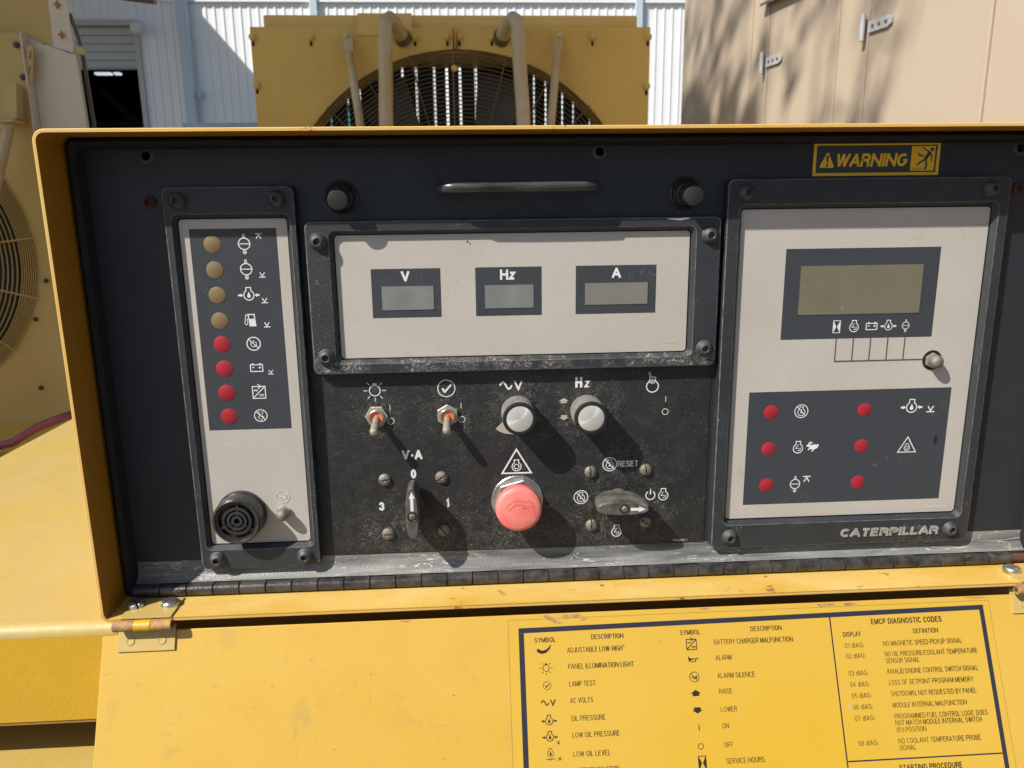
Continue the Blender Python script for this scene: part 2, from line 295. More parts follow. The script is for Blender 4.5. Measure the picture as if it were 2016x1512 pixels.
# plain sans lettering drawn as strokes; cell height 1
def _e(cx, cy, rx, ry, a0, a1, n=9): return [(cx+rx*cos(radians(a0+(a1-a0)*i/n)), cy+ry*sin(radians(a0+(a1-a0)*i/n))) for i in range(n+1)]
GL = {
 'A': (.70, [[(0,0),(.33,.98)], [(.37,.98),(.70,0)], [(.13,.30),(.57,.30)]]),
 'B': (.62, [[(0,.52),(0,1)]+_e(.36,.76,.22,.24,90,-90)+[(0,.52)], [(0,.53),(0,0)]+_e(.37,.265,.25,.265,-90,90)]),
 'C': (.66, [_e(.35,.5,.35,.5,48,312,18)]),
 'D': (.66, [[(0,.02),(0,1)]+_e(.26,.5,.40,.5,90,-90,14)+[(0,0)]]),
 'E': (.56, [[(.56,1),(0,1),(0,0),(.58,0)], [(0,.53),(.50,.53)]]),
 'F': (.54, [[(.55,1),(0,1),(0,0)], [(0,.51),(.47,.51)]]),
 'G': (.70, [_e(.36,.5,.36,.5,48,330,18)+[(.70,.46),(.42,.46)]]),
 'H': (.64, [[(0,0),(0,1)], [(.64,0),(.64,1)], [(0,.53),(.64,.53)]]),
 'I': (.02, [[(.01,0),(.01,1)]]),
 'J': (.45, [[(.45,1),(.45,.25)]+_e(.225,.25,.225,.25,0,-170,8)]),
 'K': (.64, [[(0,0),(0,1)], [(.60,1),(.03,.40)], [(.22,.60),(.64,0)]]),
 'L': (.50, [[(0,1),(0,0),(.52,0)]]),
 'M': (.80, [[(0,0),(0,1)], [(.80,0),(.80,1)], [(.04,.98),(.38,.06)], [(.76,.98),(.42,.06)]]),
 'N': (.74, [[(0,0),(0,1)], [(.74,0),(.74,1)], [(.03,.97),(.71,.03)]]),
 'O': (.72, [_e(.36,.5,.36,.5,90,450,22)]),
 'P': (.58, [[(0,0),(0,1)]+_e(.34,.735,.24,.265,90,-90)+[(0,.47)]]),
 'Q': (.72, [_e(.36,.5,.36,.5,90,450,22), [(.42,.25),(.68,-.04)]]),
 'R': (.62, [[(0,0),(0,1)]+_e(.36,.75,.23,.25,90,-90)+[(0,.50)], [(.34,.50),(.54,.36),(.60,0)]]),
 'S': (.62, [_e(.31,.75,.27,.25,25,265,12)+_e(.31,.26,.30,.26,88,-155,12)]),
 'T': (.60, [[(0,1),(.60,1)], [(.30,1),(.30,0)]]),
 'U': (.64, [[(0,1),(0,.32)]+_e(.32,.32,.32,.32,180,360,12)+[(.64,1)]]),
 'V': (.66, [[(0,1),(.31,.02)], [(.35,.02),(.66,1)]]),
 'W': (.98, [[(0,1),(.24,.02)], [(.27,.02),(.47,.97)], [(.51,.97),(.71,.02)], [(.74,.02),(.98,1)]]),
 'X': (.64, [[(0,0),(.62,1)], [(0,1),(.64,0)]]),
 'Y': (.64, [[(0,1),(.32,.43),(.64,1)], [(.32,.43),(.32,0)]]),
 'Z': (.58, [[(0,1),(.57,1),(0,0),(.58,0)]]),
 'z': (.44, [[(0,.72),(.43,.72),(0,0),(.45,0)]]),
 'd': (.48, [[(.47,1),(.47,0)], _e(.24,.35,.23,.35,50,310,14)]),
 '0': (.54, [_e(.27,.5,.27,.5,90,450,20)]),
 '1': (.26, [[(0,.76),(.14,.80),(.26,1),(.26,0)]]),
 '2': (.54, [_e(.27,.72,.26,.28,165,-20,10)+[(.40,.42),(.02,0),(.55,0)]]),
 '3': (.54, [_e(.26,.75,.24,.25,160,-90,10), _e(.26,.26,.27,.26,90,-160,12)]),
 '4': (.56, [[(.42,0),(.42,1),(0,.28),(.56,.28)]]),
 '5': (.54, [[(.50,1),(.10,1),(.04,.50)]+_e(.27,.32,.26,.32,110,-155,12)]),
 '6': (.54, [_e(.28,.31,.25,.30,90,450,16), _e(.33,.5,.32,.5,60,185,9)]),
 '7': (.50, [[(0,1),(.50,1),(.18,0)]]),
 '8': (.54, [_e(.27,.76,.22,.24,90,450,14), _e(.27,.26,.27,.26,90,450,16)]),
 '9': (.54, [_e(.26,.68,.25,.31,90,450,16), _e(.21,.5,.32,.5,5,-120,9)]),
 '-': (.30, [[(0,.38),(.30,.38)]]), '/': (.32, [[(0,-.05),(.32,1.05)]]), ',': (.08, [[(.06,.08),(.01,-.15)]]),
 ':': (.04, [[(.02,.02),(.02,.13)], [(.02,.52),(.02,.63)]]), '(': (.18, [_e(.36,.42,.34,.62,125,235,6)]), ')': (.18, [_e(-.16,.42,.34,.62,55,-55,6)]), ' ': (.14, []),
}
def text(t, x0, x1, zb, cap, plane, mat, parent, bold=.11, name='lettering', flip=1, slant=0, solid=0, gap=.20):
    p = Print(plane, x0, zb, 1, flip); w = bold*cap; h = cap - w; adv = 0; cells = []
    for ch in t: cells.append((adv, ch)); adv += GL[ch][0] + gap + bold*.9
    tot = adv - gap - bold*.9; k = (x1 - x0 - w - slant*h)/tot if tot > .1 else cap
    for a_, ch in cells:
        for st in GL[ch][1]:
            pts = [((a_+q[0])*k + w/2 + q[1]*h*slant, q[1]*h + w/2) for q in st]
            clo = len(pts) > 8 and math.hypot(pts[0][0]-pts[-1][0], pts[0][1]-pts[-1][1]) < 1e-4
            if clo: pts = pts[:-1]
            if not clo:
                for e_, n_ in ((0, 1), (-1, -2)):      # square the stroke ends off at cap height and baseline
                    dx, dz = pts[e_][0]-pts[n_][0], pts[e_][1]-pts[n_][1]; l_ = math.hypot(dx, dz)
                    if l_ > 0 and abs(dz) > abs(dx): pts[e_] = (pts[e_][0]+dx/l_*w*.5, pts[e_][1]+dz/l_*w*.5)
            p.line(pts, w, clo)
    if solid:
        V0 = list(p.mb.v); n = len(V0); p.mb.v += [q + Vector((0, solid, 0)) for q in V0]
        for f in list(p.mb.f):
            for i in range(len(f)): p.mb.f.append([f[i], f[(i+1) % len(f)], f[(i+1) % len(f)]+n, f[i]+n]); p.mb.smooth.append(False)
    return p.done(name, mat, parent)
# symbols: drawn in mm about their own centre ----------------------
def s_mark(p, x, z, high, s=1):
    w = .75*s
    if high: p.line([(x-2.7*s, z+1.9*s), (x+2.7*s, z+1.9*s)], w); p.line([(x-1.9*s, z-2*s), (x, z+1.2*s), (x+1.9*s, z-2*s)], w)
    else: p.line([(x-2.7*s, z-1.9*s), (x+2.7*s, z-1.9*s)], w); p.line([(x-1.9*s, z+2*s), (x, z-1.2*s), (x+1.9*s, z+2*s)], w)
def s_cool(p, s=1, wave=True):
    p.arc(0, 0, 5*s, .9*s)
    if wave: p.line([(-4.4*s + i*.55*s, (.25 if i % 2 else -.25)*s) for i in range(17)], .6*s)
    else: p.line([(-4.6*s, 0), (4.6*s, 0)], .7*s)
    p.line([(-.95*s, 5.3*s), (-.95*s, 7.6*s), (-.5*s, 8.4*s), (.5*s, 8.4*s), (.95*s, 7.6*s), (.95*s, 5.3*s)], .55*s); p.line([(0, 5.4*s), (0, 7.2*s)], .5*s)
    p.line([(-.9*s, -5.3*s), (-.9*s, -6*s), (-1.5*s, -7*s), (-1.2*s, -8.3*s), (0, -8.9*s), (1.2*s, -8.3*s), (1.5*s, -7*s), (.9*s, -6*s), (.9*s, -5.3*s)], .55*s); p.disc(0, -7.4*s, .75*s, 12); p.line([(0, -5.6*s), (0, -7*s)], .5*s)
def flask(p, r, w, x=0, z=0):
    pts = [(x+r*cos(radians(a)), z+r*sin(radians(a))) for a in range(62, -243, -15)]
    pts += [(x-.47*r, z+1.55*r), (x+.47*r, z+1.55*r)]; p.line(pts, w, True)
def s_drop(p, r, z=0): p.poly([(0, z+r*1.15), (.38*r, z+.2*r), (.55*r, z-.25*r), (.4*r, z-.68*r), (0, z-.85*r), (-.4*r, z-.68*r), (-.55*r, z-.25*r), (-.38*r, z+.2*r)])
def s_harrow(p, x, z, d, s=1): p.poly([(x, z), (x-1.9*d*s, z+1.6*s), (x-1.9*d*s, z+.75*s), (x-4*d*s, z+.75*s), (x-4*d*s, z-.75*s), (x-1.9*d*s, z-.75*s), (x-1.9*d*s, z-1.6*s)])
def s_oil(p, s=1): flask(p, 4.1*s, .8*s); s_drop(p, 2.6*s); s_harrow(p, -4.7*s, 0, 1, s); s_harrow(p, 4.7*s, 0, -1, s)
def s_batt(p, s=1):
    p.line([(-4.6*s, -2.9*s), (4.6*s, -2.9*s), (4.6*s, 2.3*s), (-4.6*s, 2.3*s)], .7*s, True); p.rect(-3.6*s, 2.7*s, -2*s, 3.4*s); p.rect(2*s, 2.7*s, 3.6*s, 3.4*s)
    p.line([(-3.4*s, .2*s), (-1.5*s, .2*s)], .65*s); p.line([(1.6*s, .1*s), (3.4*s, .1*s)], .7*s); p.line([(2.5*s, 1*s), (2.5*s, -.8*s)], .7*s)
def s_charger(p, s=1):
    p.line([(-4.6*s, -4.6*s), (4.6*s, -4.6*s), (4.6*s, 4.4*s), (-4.6*s, 4.4*s)], .7*s, True); p.line([(-4.4*s, -4.3*s), (4.3*s, 4.2*s)], .7*s)
    p.line([(-.8*s, 6.2*s), (1.6*s, 4.4*s), (-.6*s, 2.6*s)], .6*s)
    p.line([(-3.6*s, 1*s), (-2.7*s, 1.8*s), (-1.6*s, 1.1*s), (-.7*s, 1.8*s)], .7*s); p.line([(0, -1.9*s), (3.6*s, -1.9*s)], .6*s)
    for k in range(3): p.rect((.1+1.3*k)*s, -3.1*s, (.9+1.3*k)*s, -2.6*s)
def s_stop(p, s=1): p.arc(0, 0, 4.6*s, .75*s); p.line([(-3.2*s, 3.2*s), (3.2*s, -3.2*s)], .65*s)
def s_power(p, s=1, r=2.5): p.arc(0, -.2*s, r*s, .6*s, 125, 415, 22); p.line([(0, 3.4*s*r/2.5), (0, .2*s)], .6*s)
def s_fuel(p, s=1):
    p.poly([(-.9*s, -4.4*s), (3.9*s, -4.4*s), (3.4*s, .9*s), (-1.2*s, .9*s)]); p.line([(-1.0*s, 1*s), (-1.2*s, 3.9*s), (2.9*s, 3.9*s), (3.1*s, 1*s)], .8*s); p.line([(-1.6*s, 3.4*s), (-2.7*s, 3.9*s), (-3.3*s, 1*s), (-3.9*s, -2.2*s), (-3*s, -3.4*s), (-1.9*s, -2.6*s), (-2.2*s, .6*s), (-1.2*s, .4*s)], .5*s)
def s_dump(p, s=1):
    p.arc(0, 0, 4.4*s, .6*s); p.line([(-3.2*s, 3*s), (3.1*s, -3.1*s)], .6*s); p.line([(-1.7*s, 3.6*s), (-.8*s, -.4*s), (-2*s, -1*s), (.3*s, -3.6*s), (2.2*s, -1*s), (1*s, -.6*s), (2*s, 3.6*s)], .3*s)
    for i in range(3):
        for j in range(3-i): p.rect((-1.1+.9*j+.45*i)*s, (2.6-i)*s, (-.7+.9*j+.45*i)*s, (3-i)*s)
def s_horn(p, s=1, strike=True):
    if strike: p.arc(0, 0, 5*s, .6*s); p.line([(-3.4*s, 3.5*s), (3.4*s, -3.5*s)], .6*s)
    d = 1 if strike else -1; k = .62 if strike else .85
    q = lambda x, z: (x*d*s*k, z*s*k)
    p.poly([q(5, 3.2), q(4.2, -3.4), q(2.6, -.9), q(-1, -.5), q(-1, .4), q(2.8, .8)]); p.line([q(-1, 0), q(-5, .3)], .6*s); p.line([q(-5.2, 1), q(-5.2, -.6)], .5*s)
    p.line([q(2.4, -1), q(1.6, -2.6), q(-1.6, -2.8), q(-3, -1.4), q(-2.6, .2)], .6*s)
def s_light(p, s=1):
    p.arc(0, 0, 4.1*s, .7*s); p.line([(-1.3*s, 4*s), (-1.3*s, 5.6*s), (1.3*s, 5.6*s), (1.3*s, 4*s)], .5*s); p.rect(-1*s, 4.4*s, 1*s, 5.2*s)
    for a in (0, 180, 270, 228, 312, 132, 48): p.line([((5.6)*s*cos(radians(a)), 5.6*s*sin(radians(a))), (8.6*s*cos(radians(a)), 8.6*s*sin(radians(a)))], .55*s)
def s_check(p, s=1): p.arc(0, 0, 6.6*s, .7*s); p.poly([(-3.8*s, -.2*s), (-2.4*s, .5*s), (-1.2*s, -1.6*s), (3.4*s, 3.4*s), (4.2*s, 2.4*s), (-1.4*s, -4*s)])
def s_sinev(p, s=1):
    p.line([((-10 + 9*i/14)*s, 2.7*s*sin(2*pi*i/14)) for i in range(15)], 1.25*s); p.line([(1.2*s, 3.2*s), (3.9*s, -3*s), (6.6*s, 3.2*s)], 1.4*s)
def s_engine(p, s=1, ring=True):
    flask(p, 4.1*s, .75*s)
    p.line([(.1*s, 3.6*s), (-2*s, .1*s), (1.1*s, .1*s)], .55*s); p.line([(-.4*s, -1.6*s), (.7*s, -2.2*s), (2*s, -1.2*s), (2.2*s, .8*s)], .55*s)
def s_engstop(p, s=1): p.arc(0, 0, 5.2*s, .65*s); flask(p, 2.8*s, .55*s, 0, -.8*s); p.line([(-3.6*s, 3.7*s), (3.6*s, -3.7*s)], .55*s); p.line([(0, 1.6*s), (0, -1.6*s)], .5*s); p.line([(-1.1*s, -1.2*s), (1.2*s, -1.2*s)], .5*s)
def s_tri(p, s=1): p.line([(-8*s, -5.6*s), (8*s, -5.6*s), (0, 8*s)], .85*s, True); flask(p, 2.5*s, .5*s, 0, -1.9*s); p.arc(0, -1.9*s, 1.35*s, .45*s, n=16)
def s_up(p, s=1): p.poly([(0, 3*s), (5.2*s, -.2*s), (3.2*s, -.2*s), (3.2*s, -2.6*s), (-3.2*s, -2.6*s), (-3.2*s, -.2*s), (-5.2*s, -.2*s)])
def s_dn(p, s=1): p.poly([(0, -3*s), (-5.2*s, .2*s), (-3.2*s, .2*s), (-3.2*s, 2.6*s), (3.2*s, 2.6*s), (3.2*s, .2*s), (5.2*s, .2*s)])
def s_hour(p, s=1): p.line([(-2.8*s, -4.8*s), (2.8*s, -4.8*s), (2.8*s, 4.8*s), (-2.8*s, 4.8*s)], .5*s, True); p.poly([(-2.5*s, 4.4*s), (-2.5*s, -4.4*s), (-.5*s, -.4*s), (-.5*s, .4*s)]); p.poly([(2.5*s, 4.4*s), (.5*s, .4*s), (.5*s, -.4*s), (2.5*s, -4.4*s)])
def s_rabbit(p, s=1):
    p.poly([(-5.6*s, .6*s), (-5*s, 1.8*s), (-3.6*s, 2.3*s), (-2.6*s, 2*s), (-1.2*s, 1.4*s), (1.2*s, 2.1*s), (3*s, 1.7*s), (4.6*s, 2.4*s), (5*s, 1.4*s), (4.4*s, .6*s), (4.2*s, -.6*s), (3*s, -1.5*s), (1.4*s, -2*s), (0, -4*s), (-1*s, -3.9*s), (-.2*s, -2.2*s), (-1.6*s, -1.6*s), (-3.6*s, -2.8*s), (-4.2*s, -2.2*s), (-2.8*s, -.9*s), (-3.4*s, .1*s)])
    p.line([(-3.8*s, 2*s), (-3*s, 3.6*s), (-1.6*s, 4.4*s)], .8*s); p.line([(-3.4*s, 1.9*s), (-2*s, 3*s), (-.4*s, 3.6*s)], .8*s)
def s_prime(p, s=1):
    flask(p, 4.6*s, .8*s); p.line([(-2.1*s, 6.6*s), (-3.1*s, 10.6*s), (-1.9*s, 10.9*s), (-1*s, 6.9*s)], .45*s, False); p.line([(.2*s, 6*s), (-.4*s, 4.4*s)], .5*s)
    for x, z in ((-1.6, 3.4), (-.4, 2.8), (.9, 3.1), (1.4, 4.6), (-1.5, 5)): p.arc(x*s, z*s, .8*s, .3*s, n=8)
def s_swoosh(p, s=1): p.poly([(-5.2*s, -.6*s), (-4.4*s, 1*s), (-1*s, -.6*s), (2*s, .4*s), (4*s, 2.2*s), (5.2*s, 3.4*s), (4.2*s, .6*s), (1.4*s, -2*s), (-1.6*s, -2.6*s), (-4*s, -1.8*s)])
def s_level(p, s=1): flask(p, 3.3*s, .5*s, 0, 1*s); s_drop(p, 2.2*s, .8*s); p.line([(-5*s, -4.6*s), (5*s, -4.2*s)], .7*s); p.line([(0, -4.2*s), (0, -6*s)], .7*s)
def sym(fn, name, x, z, plane, mat, parent, s=1, flip=1, **k):
    p = Print(plane, x, z, 1, flip); fn(p, s, **k); return p.done(name, mat, parent)
# ================================================================== SETTING
MB().box(-60, 60, -60, 80, -.3, 0).build('ground', M['asphalt'], None, (0, 0, 0))['kind'] = 'structure'
# ------------------------------------------------------------------ steel building
YW = 12.0
bld = empty('steel_building', (-1, YW, 0), 'large white ribbed steel building behind the yellow radiator, sunlit right, shaded left', 'building')
def ribbed(x0, x1, z0, z1, pitch=.1285):
    n = round((x1-x0)/pitch); pr = []
    for i in range(n):
        a = x0 + i*pitch
        pr += [(a, 0), (a+.084, 0), (a+.090, -.011), (a+.116, -.011), (a+.124, 0)]
    pr.append((x0+n*pitch, 0)); mb = MB(); V = []; F = []
    for x, y in pr: V += [(x, YW+y, z0), (x, YW+y, z1)]
    for i in range(len(pr)-1): F.append((2*i, 2*i+2, 2*i+3, 2*i+1))
    return mb.add(V, F)
PW = .1285*7
x = -4.80
while x < 6.5:
    ribbed(x, x+PW, 0, 4.56).build('wall_panel', M['wall'], bld); x += PW
x = -12.0
while x < 6.3:
    if x+PW < -5.8 or x > -4.75: pass
    x += PW
for i in range(9): ribbed(-6.95-PW*(i+1)+.0, -6.95-PW*i, 0, 4.30).build('wall_panel', M['wall'], bld)
for i in range(9): ribbed(-4.80-PW*(i+1), -4.80-PW*i, 4.30, 7.5).build('wall_panel', M['wall'], bld)
MB().box(-4.8, 7.6, YW+.02, YW+.10, 4.60, 7.5).build('window_band', M['trim'], bld)
MB().box(-4.8, 7.6, YW-.05, YW+.02, 4.56, 4.60).build('drip_flashing', M['wall'], bld)
for xx in (-2.25, 2.68): MB().box(xx, xx+.12, YW-.08, YW-.005, 3.4, 7.4).build('downspout', M['spout'], bld, bevel=.01)
MB().box(-4.19, -4.03, YW-.14, YW-.03, 0.1, 7.3).build('downspout', M['spout'], bld, bevel=.015)
MB().box(-4.86, -4.79, YW-.05, YW+.12, 0, 4.28).build('door_jamb', M['roller'], bld)
MB().box(-6.99, -6.92, YW-.05, YW+.12, 0, 4.28).build('door_jamb', M['roller'], bld)
MB().box(-6.99, -4.79, YW-.04, YW+.12, 4.24, 4.31).build('door_header', M['roller'], bld)
rd = MB().box(-6.92, -4.86, YW+.16, YW+.20, 4.1, 4.26).build('roller_door', M['roller'], bld)
for k in range(5):
    z = 4.235 - k*.117; MB().box(-6.92, -4.86, YW+.08, YW+.11, z-.113, z).build('door_section', M['roller'], rd, bevel=.012)
MB().box(-6.92, -4.86, YW+.05, YW+.12, 3.635, 3.65).build('door_rail', M['trim'], rd)
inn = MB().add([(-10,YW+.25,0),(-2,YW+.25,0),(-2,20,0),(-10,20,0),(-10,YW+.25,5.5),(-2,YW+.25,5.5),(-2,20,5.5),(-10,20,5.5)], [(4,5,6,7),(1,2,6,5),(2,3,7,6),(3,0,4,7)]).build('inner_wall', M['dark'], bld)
MB().box(-9.9, -2.1, YW+.26, 19.9, 0, .01).build('inner_floor', M['greyp'], bld)
for (x0, x1) in ((-8.05, -7.72), (-7.64, -7.52)): MB().box(x0, x1, 17.8, 17.95, 4.50, 4.545).build('ceiling_lamp', M['lamp'], bld)
for (a, b) in (((-6.3,16,0),(-6.3,16,5)),((-7.4,16,3.3),(-4.4,16,3.3)),((-7.2,16,3.9),(-5.0,16,2.0))): MB().tube([a, b], .07, 4, smooth=False).build('inner_frame', M['greyp'], bld)
# side and roof so that the building closes
MB().box(-14.9, -14.8, YW, 24, 0, 7.5).box(7.6, 7.7, YW, 24, 0, 7.5).build('side_wall', M['wall'], bld)
MB().box(-15.2, 8.0, YW-.35, 24, 7.5, 7.7).build('roof', M['trim'], bld)
mb = MB(); mb.lathe((-4.76, YW-.1, 4.17), (0,-1,0), [(.02,-.1),(.05,-.02),(.09,.03),(.095,.08),(.06,.14),(.0,.155)], 16)
tag(mb.build('security_light', M['white']), 'round white light fixed beside the roller door opening', 'wall light')
sp = MB(); sp.tube([(-3.962,YW+.0,3.235),(-3.962,YW-.12,3.235),(-3.962,YW-.16,3.19)], .025, 8); sp.tube([(-4.03,YW-.10,3.28),(-3.89,YW-.10,3.28)], .014, 6); sp.tube([(-3.962,YW-.10,3.28),(-3.962,YW-.10,3.235)], .012, 6)
tag(sp.build('wall_tap', M['spout']), 'small pale tap sticking out of the shaded ribbed wall', 'tap')
cn = empty('canopy', (-9, YW-2, 5.9), 'brown edged lean-to canopy above the roller door', 'canopy')
MB().box(-14.5, -5.13, YW-4.2, YW-.06, 5.82, 5.92).build('roof_sheet', M['brown'], cn)
for yy in (YW-4.1, YW-1.9): MB().box(-14.4, -14.28, yy, yy+.12, 0, 5.82).build('post', M['brown'], cn)
a = Vector((-6.2, YW-1.2, 4.56)); b = Vector((-4.08, YW-1.2, 4.30)); d = (b-a).normalized(); nrm_ = Vector((0,1,0)).cross(d)
MB().obox((a+b)/2, d, Vector((0,1,0)), nrm_, (b-a).length/2, .05, .05).build('strut', M['brown'], cn)
MB().box(-6.25, -6.13, YW-1.26, YW-1.14, 4.62, 5.82).build('hanger', M['brown'], cn)
# ------------------------------------------------------------------ things far behind
bn = empty('steel_skip', (-2.2, 10.2, 0), 'dull blue steel skip at the foot of the ribbed wall', 'skip')
MB().box(-3.40, -.8, 9.6, 9.66, .1, 2.55).box(-3.40, -3.34, 9.66, 11.2, .1, 2.55).box(-.86, -.8, 9.66, 11.2, .1, 2.55).box(-3.34, -.86, 11.14, 11.2, .1, 2.55).box(-3.34,-.86,9.66,11.14,.1,.2).build('body', M['blue'], bn)
MB().box(-3.46, -.74, 9.54, 9.6, 2.52, 2.59).build('rim', M['blue'], bn)
for i in range(5): MB().box(-3.3+i*.56, -3.2+i*.56, 9.52, 9.6, .15, 2.518).build('rib', M['blue'], bn)
tc = empty('steel_cabinet', (-1.0, 6.2, 0), 'teal painted steel cabinet glimpsed through the slits of the yellow radiator', 'cabinet')
MB().box(-1.15, -.46, 6.0, 6.5, 0, 2.33).build('body', M['teal'], tc); MB().box(-1.17, -.44, 5.98, 6.52, 2.33, 2.36).build('top', M['teal'], tc)
MB().box(-.795,-.785, 5.985,5.999,.1,2.3).build('door_gap', M['dark'], tc); MB().tube([(-.74,5.98,1.2),(-.74,5.95,1.2),(-.74,5.95,1.4),(-.74,5.98,1.4)],.01,6).build('handle', M['zinc'], tc)
# ------------------------------------------------------------------ beige enclosure
P1 = Vector((1.2695, 1.85, 0)); UD = Vector((-.1603, .987, 0)).normalized(); NN = Vector((-UD.y, UD.x, 0))
def EN(s, z, o=0): q = P1 + UD*s + NN*o; return Vector((q.x, q.y, z))
en = empty('beige_enclosure', EN(.3, 0), 'tall beige generator enclosure with steel strap hinges and leaf shadows', 'enclosure')
def slab(s0, s1, z0, z1, o, t=.02):
    return MB().add([EN(s0,z0,o),EN(s1,z0,o),EN(s1,z1,o),EN(s0,z1,o),EN(s0,z0,o-t),EN(s1,z0,o-t),EN(s1,z1,o-t),EN(s0,z1,o-t)], [(0,1,2,3),(4,7,6,5),(0,4,5,1),(1,5,6,2),(2,6,7,3),(3,7,4,0)])
slab(-1.6, 1.36, .1, 3.0, -.028, 1.6).build('body', M['enclos'], en)
for s0, s1 in ((.722, 1.36), (.592, .718)): slab(s0+.002, s1-.001, .1, 3.0, 0, .026).build('side_panel', M['enclos'], en, bevel=.003)
slab(.157, .588, .25, 2.95, 0, .026).build('door', M['enclos'], en, bevel=.003)
slab(.003, .153, .1, 3.0, 0, .026).build('side_panel', M['enclos'], en, bevel=.003)
slab(-.470, -.001, .25, 2.95, 0, .026).build('door', M['enclos'], en, bevel=.003)
slab(-1.6, -.486, .1, 3.0, 0, .026).build('side_panel', M['enclos'], en, bevel=.003)
slab(-.485, -.471, .1, 3.0, .006, .03).build('corner_trim', M['enclos'], en, bevel=.002)
mb = MB(); mb.add([EN(.62,2.265,0),EN(.18,2.265,0),EN(.18,2.25,.03),EN(.62,2.25,.03),EN(.62,2.255,0),EN(.18,2.255,0),EN(.18,2.24,.03),EN(.62,2.24,.03)], [(0,1,2,3),(4,7,6,5),(0,3,7,4),(1,5,6,2),(3,2,6,7)]); mb.build('rain_lip', M['greyp'], en)
slab(-1.6, 1.36, 0, .1, .01, 1.7).build('base', M['greyp'], en)
def strap(s, z, first=None):
    hp = MB(); hp.tube([EN(s+.002, z-.038, .018), EN(s+.002, z+.040, .018)], .0080, 12)
    h = hp.build('strap_hinge', M['latch'], en, EN(s, z, .02))
    mb = MB(); mb.add([EN(s-.012,z-.017,.004),EN(s-.10,z-.017,.004),EN(s-.118,z-.008,.004),EN(s-.118,z+.008,.004),EN(s-.10,z+.017,.004),EN(s-.012,z+.017,.004),
        EN(s-.012,z-.017,.009),EN(s-.10,z-.017,.009),EN(s-.118,z-.008,.009),EN(s-.118,z+.008,.009),EN(s-.10,z+.017,.009),EN(s-.012,z+.017,.009)],
        [(0,5,4,3,2,1),(6,7,8,9,10,11)]+[(i,(i+1)%6,(i+1)%6+6,i+6) for i in range(6)]); mb.build('leaf', M['latch'], h)
    MB().add([EN(s+.008,z-.028,.002),EN(s+.008,z+.028,.002),EN(s+.026,z+.016,.002),EN(s+.026,z-.016,.002),EN(s+.008,z-.028,.012),EN(s+.008,z+.028,.012),EN(s+.026,z+.016,.012),EN(s+.026,z-.016,.012)],
        [(0,1,2,3),(7,6,5,4),(0,4,5,1),(1,5,6,2),(2,6,7,3),(3,7,4,0)]).build('leaf', M['latch'], h)
    for k in range(3): MB().lathe(EN(s-.035-.03*k, z, .009), NN, [(.0052,0),(.0052,.003),(.003,.004),(0,.0042)], 8).build('bolt', M['greyp'], h)
strap(.008, 2.037); strap(.603, 2.037)
# ------------------------------------------------------------------ centre radiator
YR = 2.55; CX, CZ, CR = -.012, 1.381, .727
ra = empty('generator_radiator', (-.02, YR, 0), 'large yellow radiator with round fan guard and two thick pipes behind the control box', 'radiator')
XL, XR, ZT, ZB = -.800, .742, 2.188, .45
def shroud_half(left):
    mb = MB(); x_edge = XL if left else XR; mid = -.027; n = 40; V = []; F = []
    for i in range(n+1):
        t = radians(90 + 180*i/n) if left else radians(90 - 180*i/n)
        ix, iz = CX + CR*cos(t), CZ + CR*sin(t)
        if left: ix = min(ix, mid-.002)
        else: ix = max(ix, mid+.002)
        # outer point on the rectangle boundary along same direction
        dx, dz = cos(t), sin(t); k = 1e9
        if abs(dx) > 1e-6: k = min(k, abs((x_edge-CX)/dx))
        if dz > 1e-6: k = min(k, (ZT-CZ)/dz)
        if dz < -1e-6: k = min(k, (ZB-CZ)/dz)
        ox, oz = CX+dx*k, CZ+dz*k
        if i in (0, n): ox = mid + (-.002 if left else .002)
        V += [(ix, YR, iz), (ox, YR, oz)]
    # insert exact corners by snapping nearest
    for cz_ in (ZT, ZB):
        j = min(range(n+1), key=lambda q: (V[2*q+1][0]-x_edge)**2 + (V[2*q+1][2]-cz_)**2); V[2*j+1] = (x_edge, YR, cz_)
    for i in range(n): F.append((2*i, 2*i+1, 2*i+3, 2*i+2))
    mb.add(V, F); return mb
for lf in (True, False):
    sh = shroud_half(lf).build('shroud_panel', M['oldyel'], ra, solid=.004)
    e = -.027 + (-.004 if lf else .004)
    MB().box(min(e, e+(-.003 if lf else .003)), max(e, e+(-.003 if lf else .003)), YR-.03, YR+.0, 2.105, ZT).build('flange', M['oldyel'], sh)
# side walls of the shroud
MB().box(XL, XL+.004, YR+.003, YR+.36, ZB, ZT).build('shroud_side', M['oldyel'], ra); MB().box(XR-.004, XR, YR+.003, YR+.36, ZB, ZT).build('shroud_side', M['oldyel'], ra)
MB().lathe((CX, YR+.004, CZ), (0, 1, 0), [(CR+.001, 0), (CR+.001, .16)], 64).build('shroud_ring', M['oldyel'], ra)
tk = MB().box(-.752, .694, YR+.02, YR+.345, 2.10, 2.236).build('top_tank', M['tankyel'], ra, bevel=.006)
MB().box(.575, .615, YR+.12, YR+.17, 2.236, 2.244).lathe((.595, YR+.15, 2.237), (0,0,1), [(.022,0),(.024,.012),(.02,.022),(0,.024)], 16).build('filler_cap', M['brown'], tk)
MB().box(-.392, -.185, YR-.006, YR-.003, 2.158, 2.236).build('cover_plate', M['tankyel'], tk)
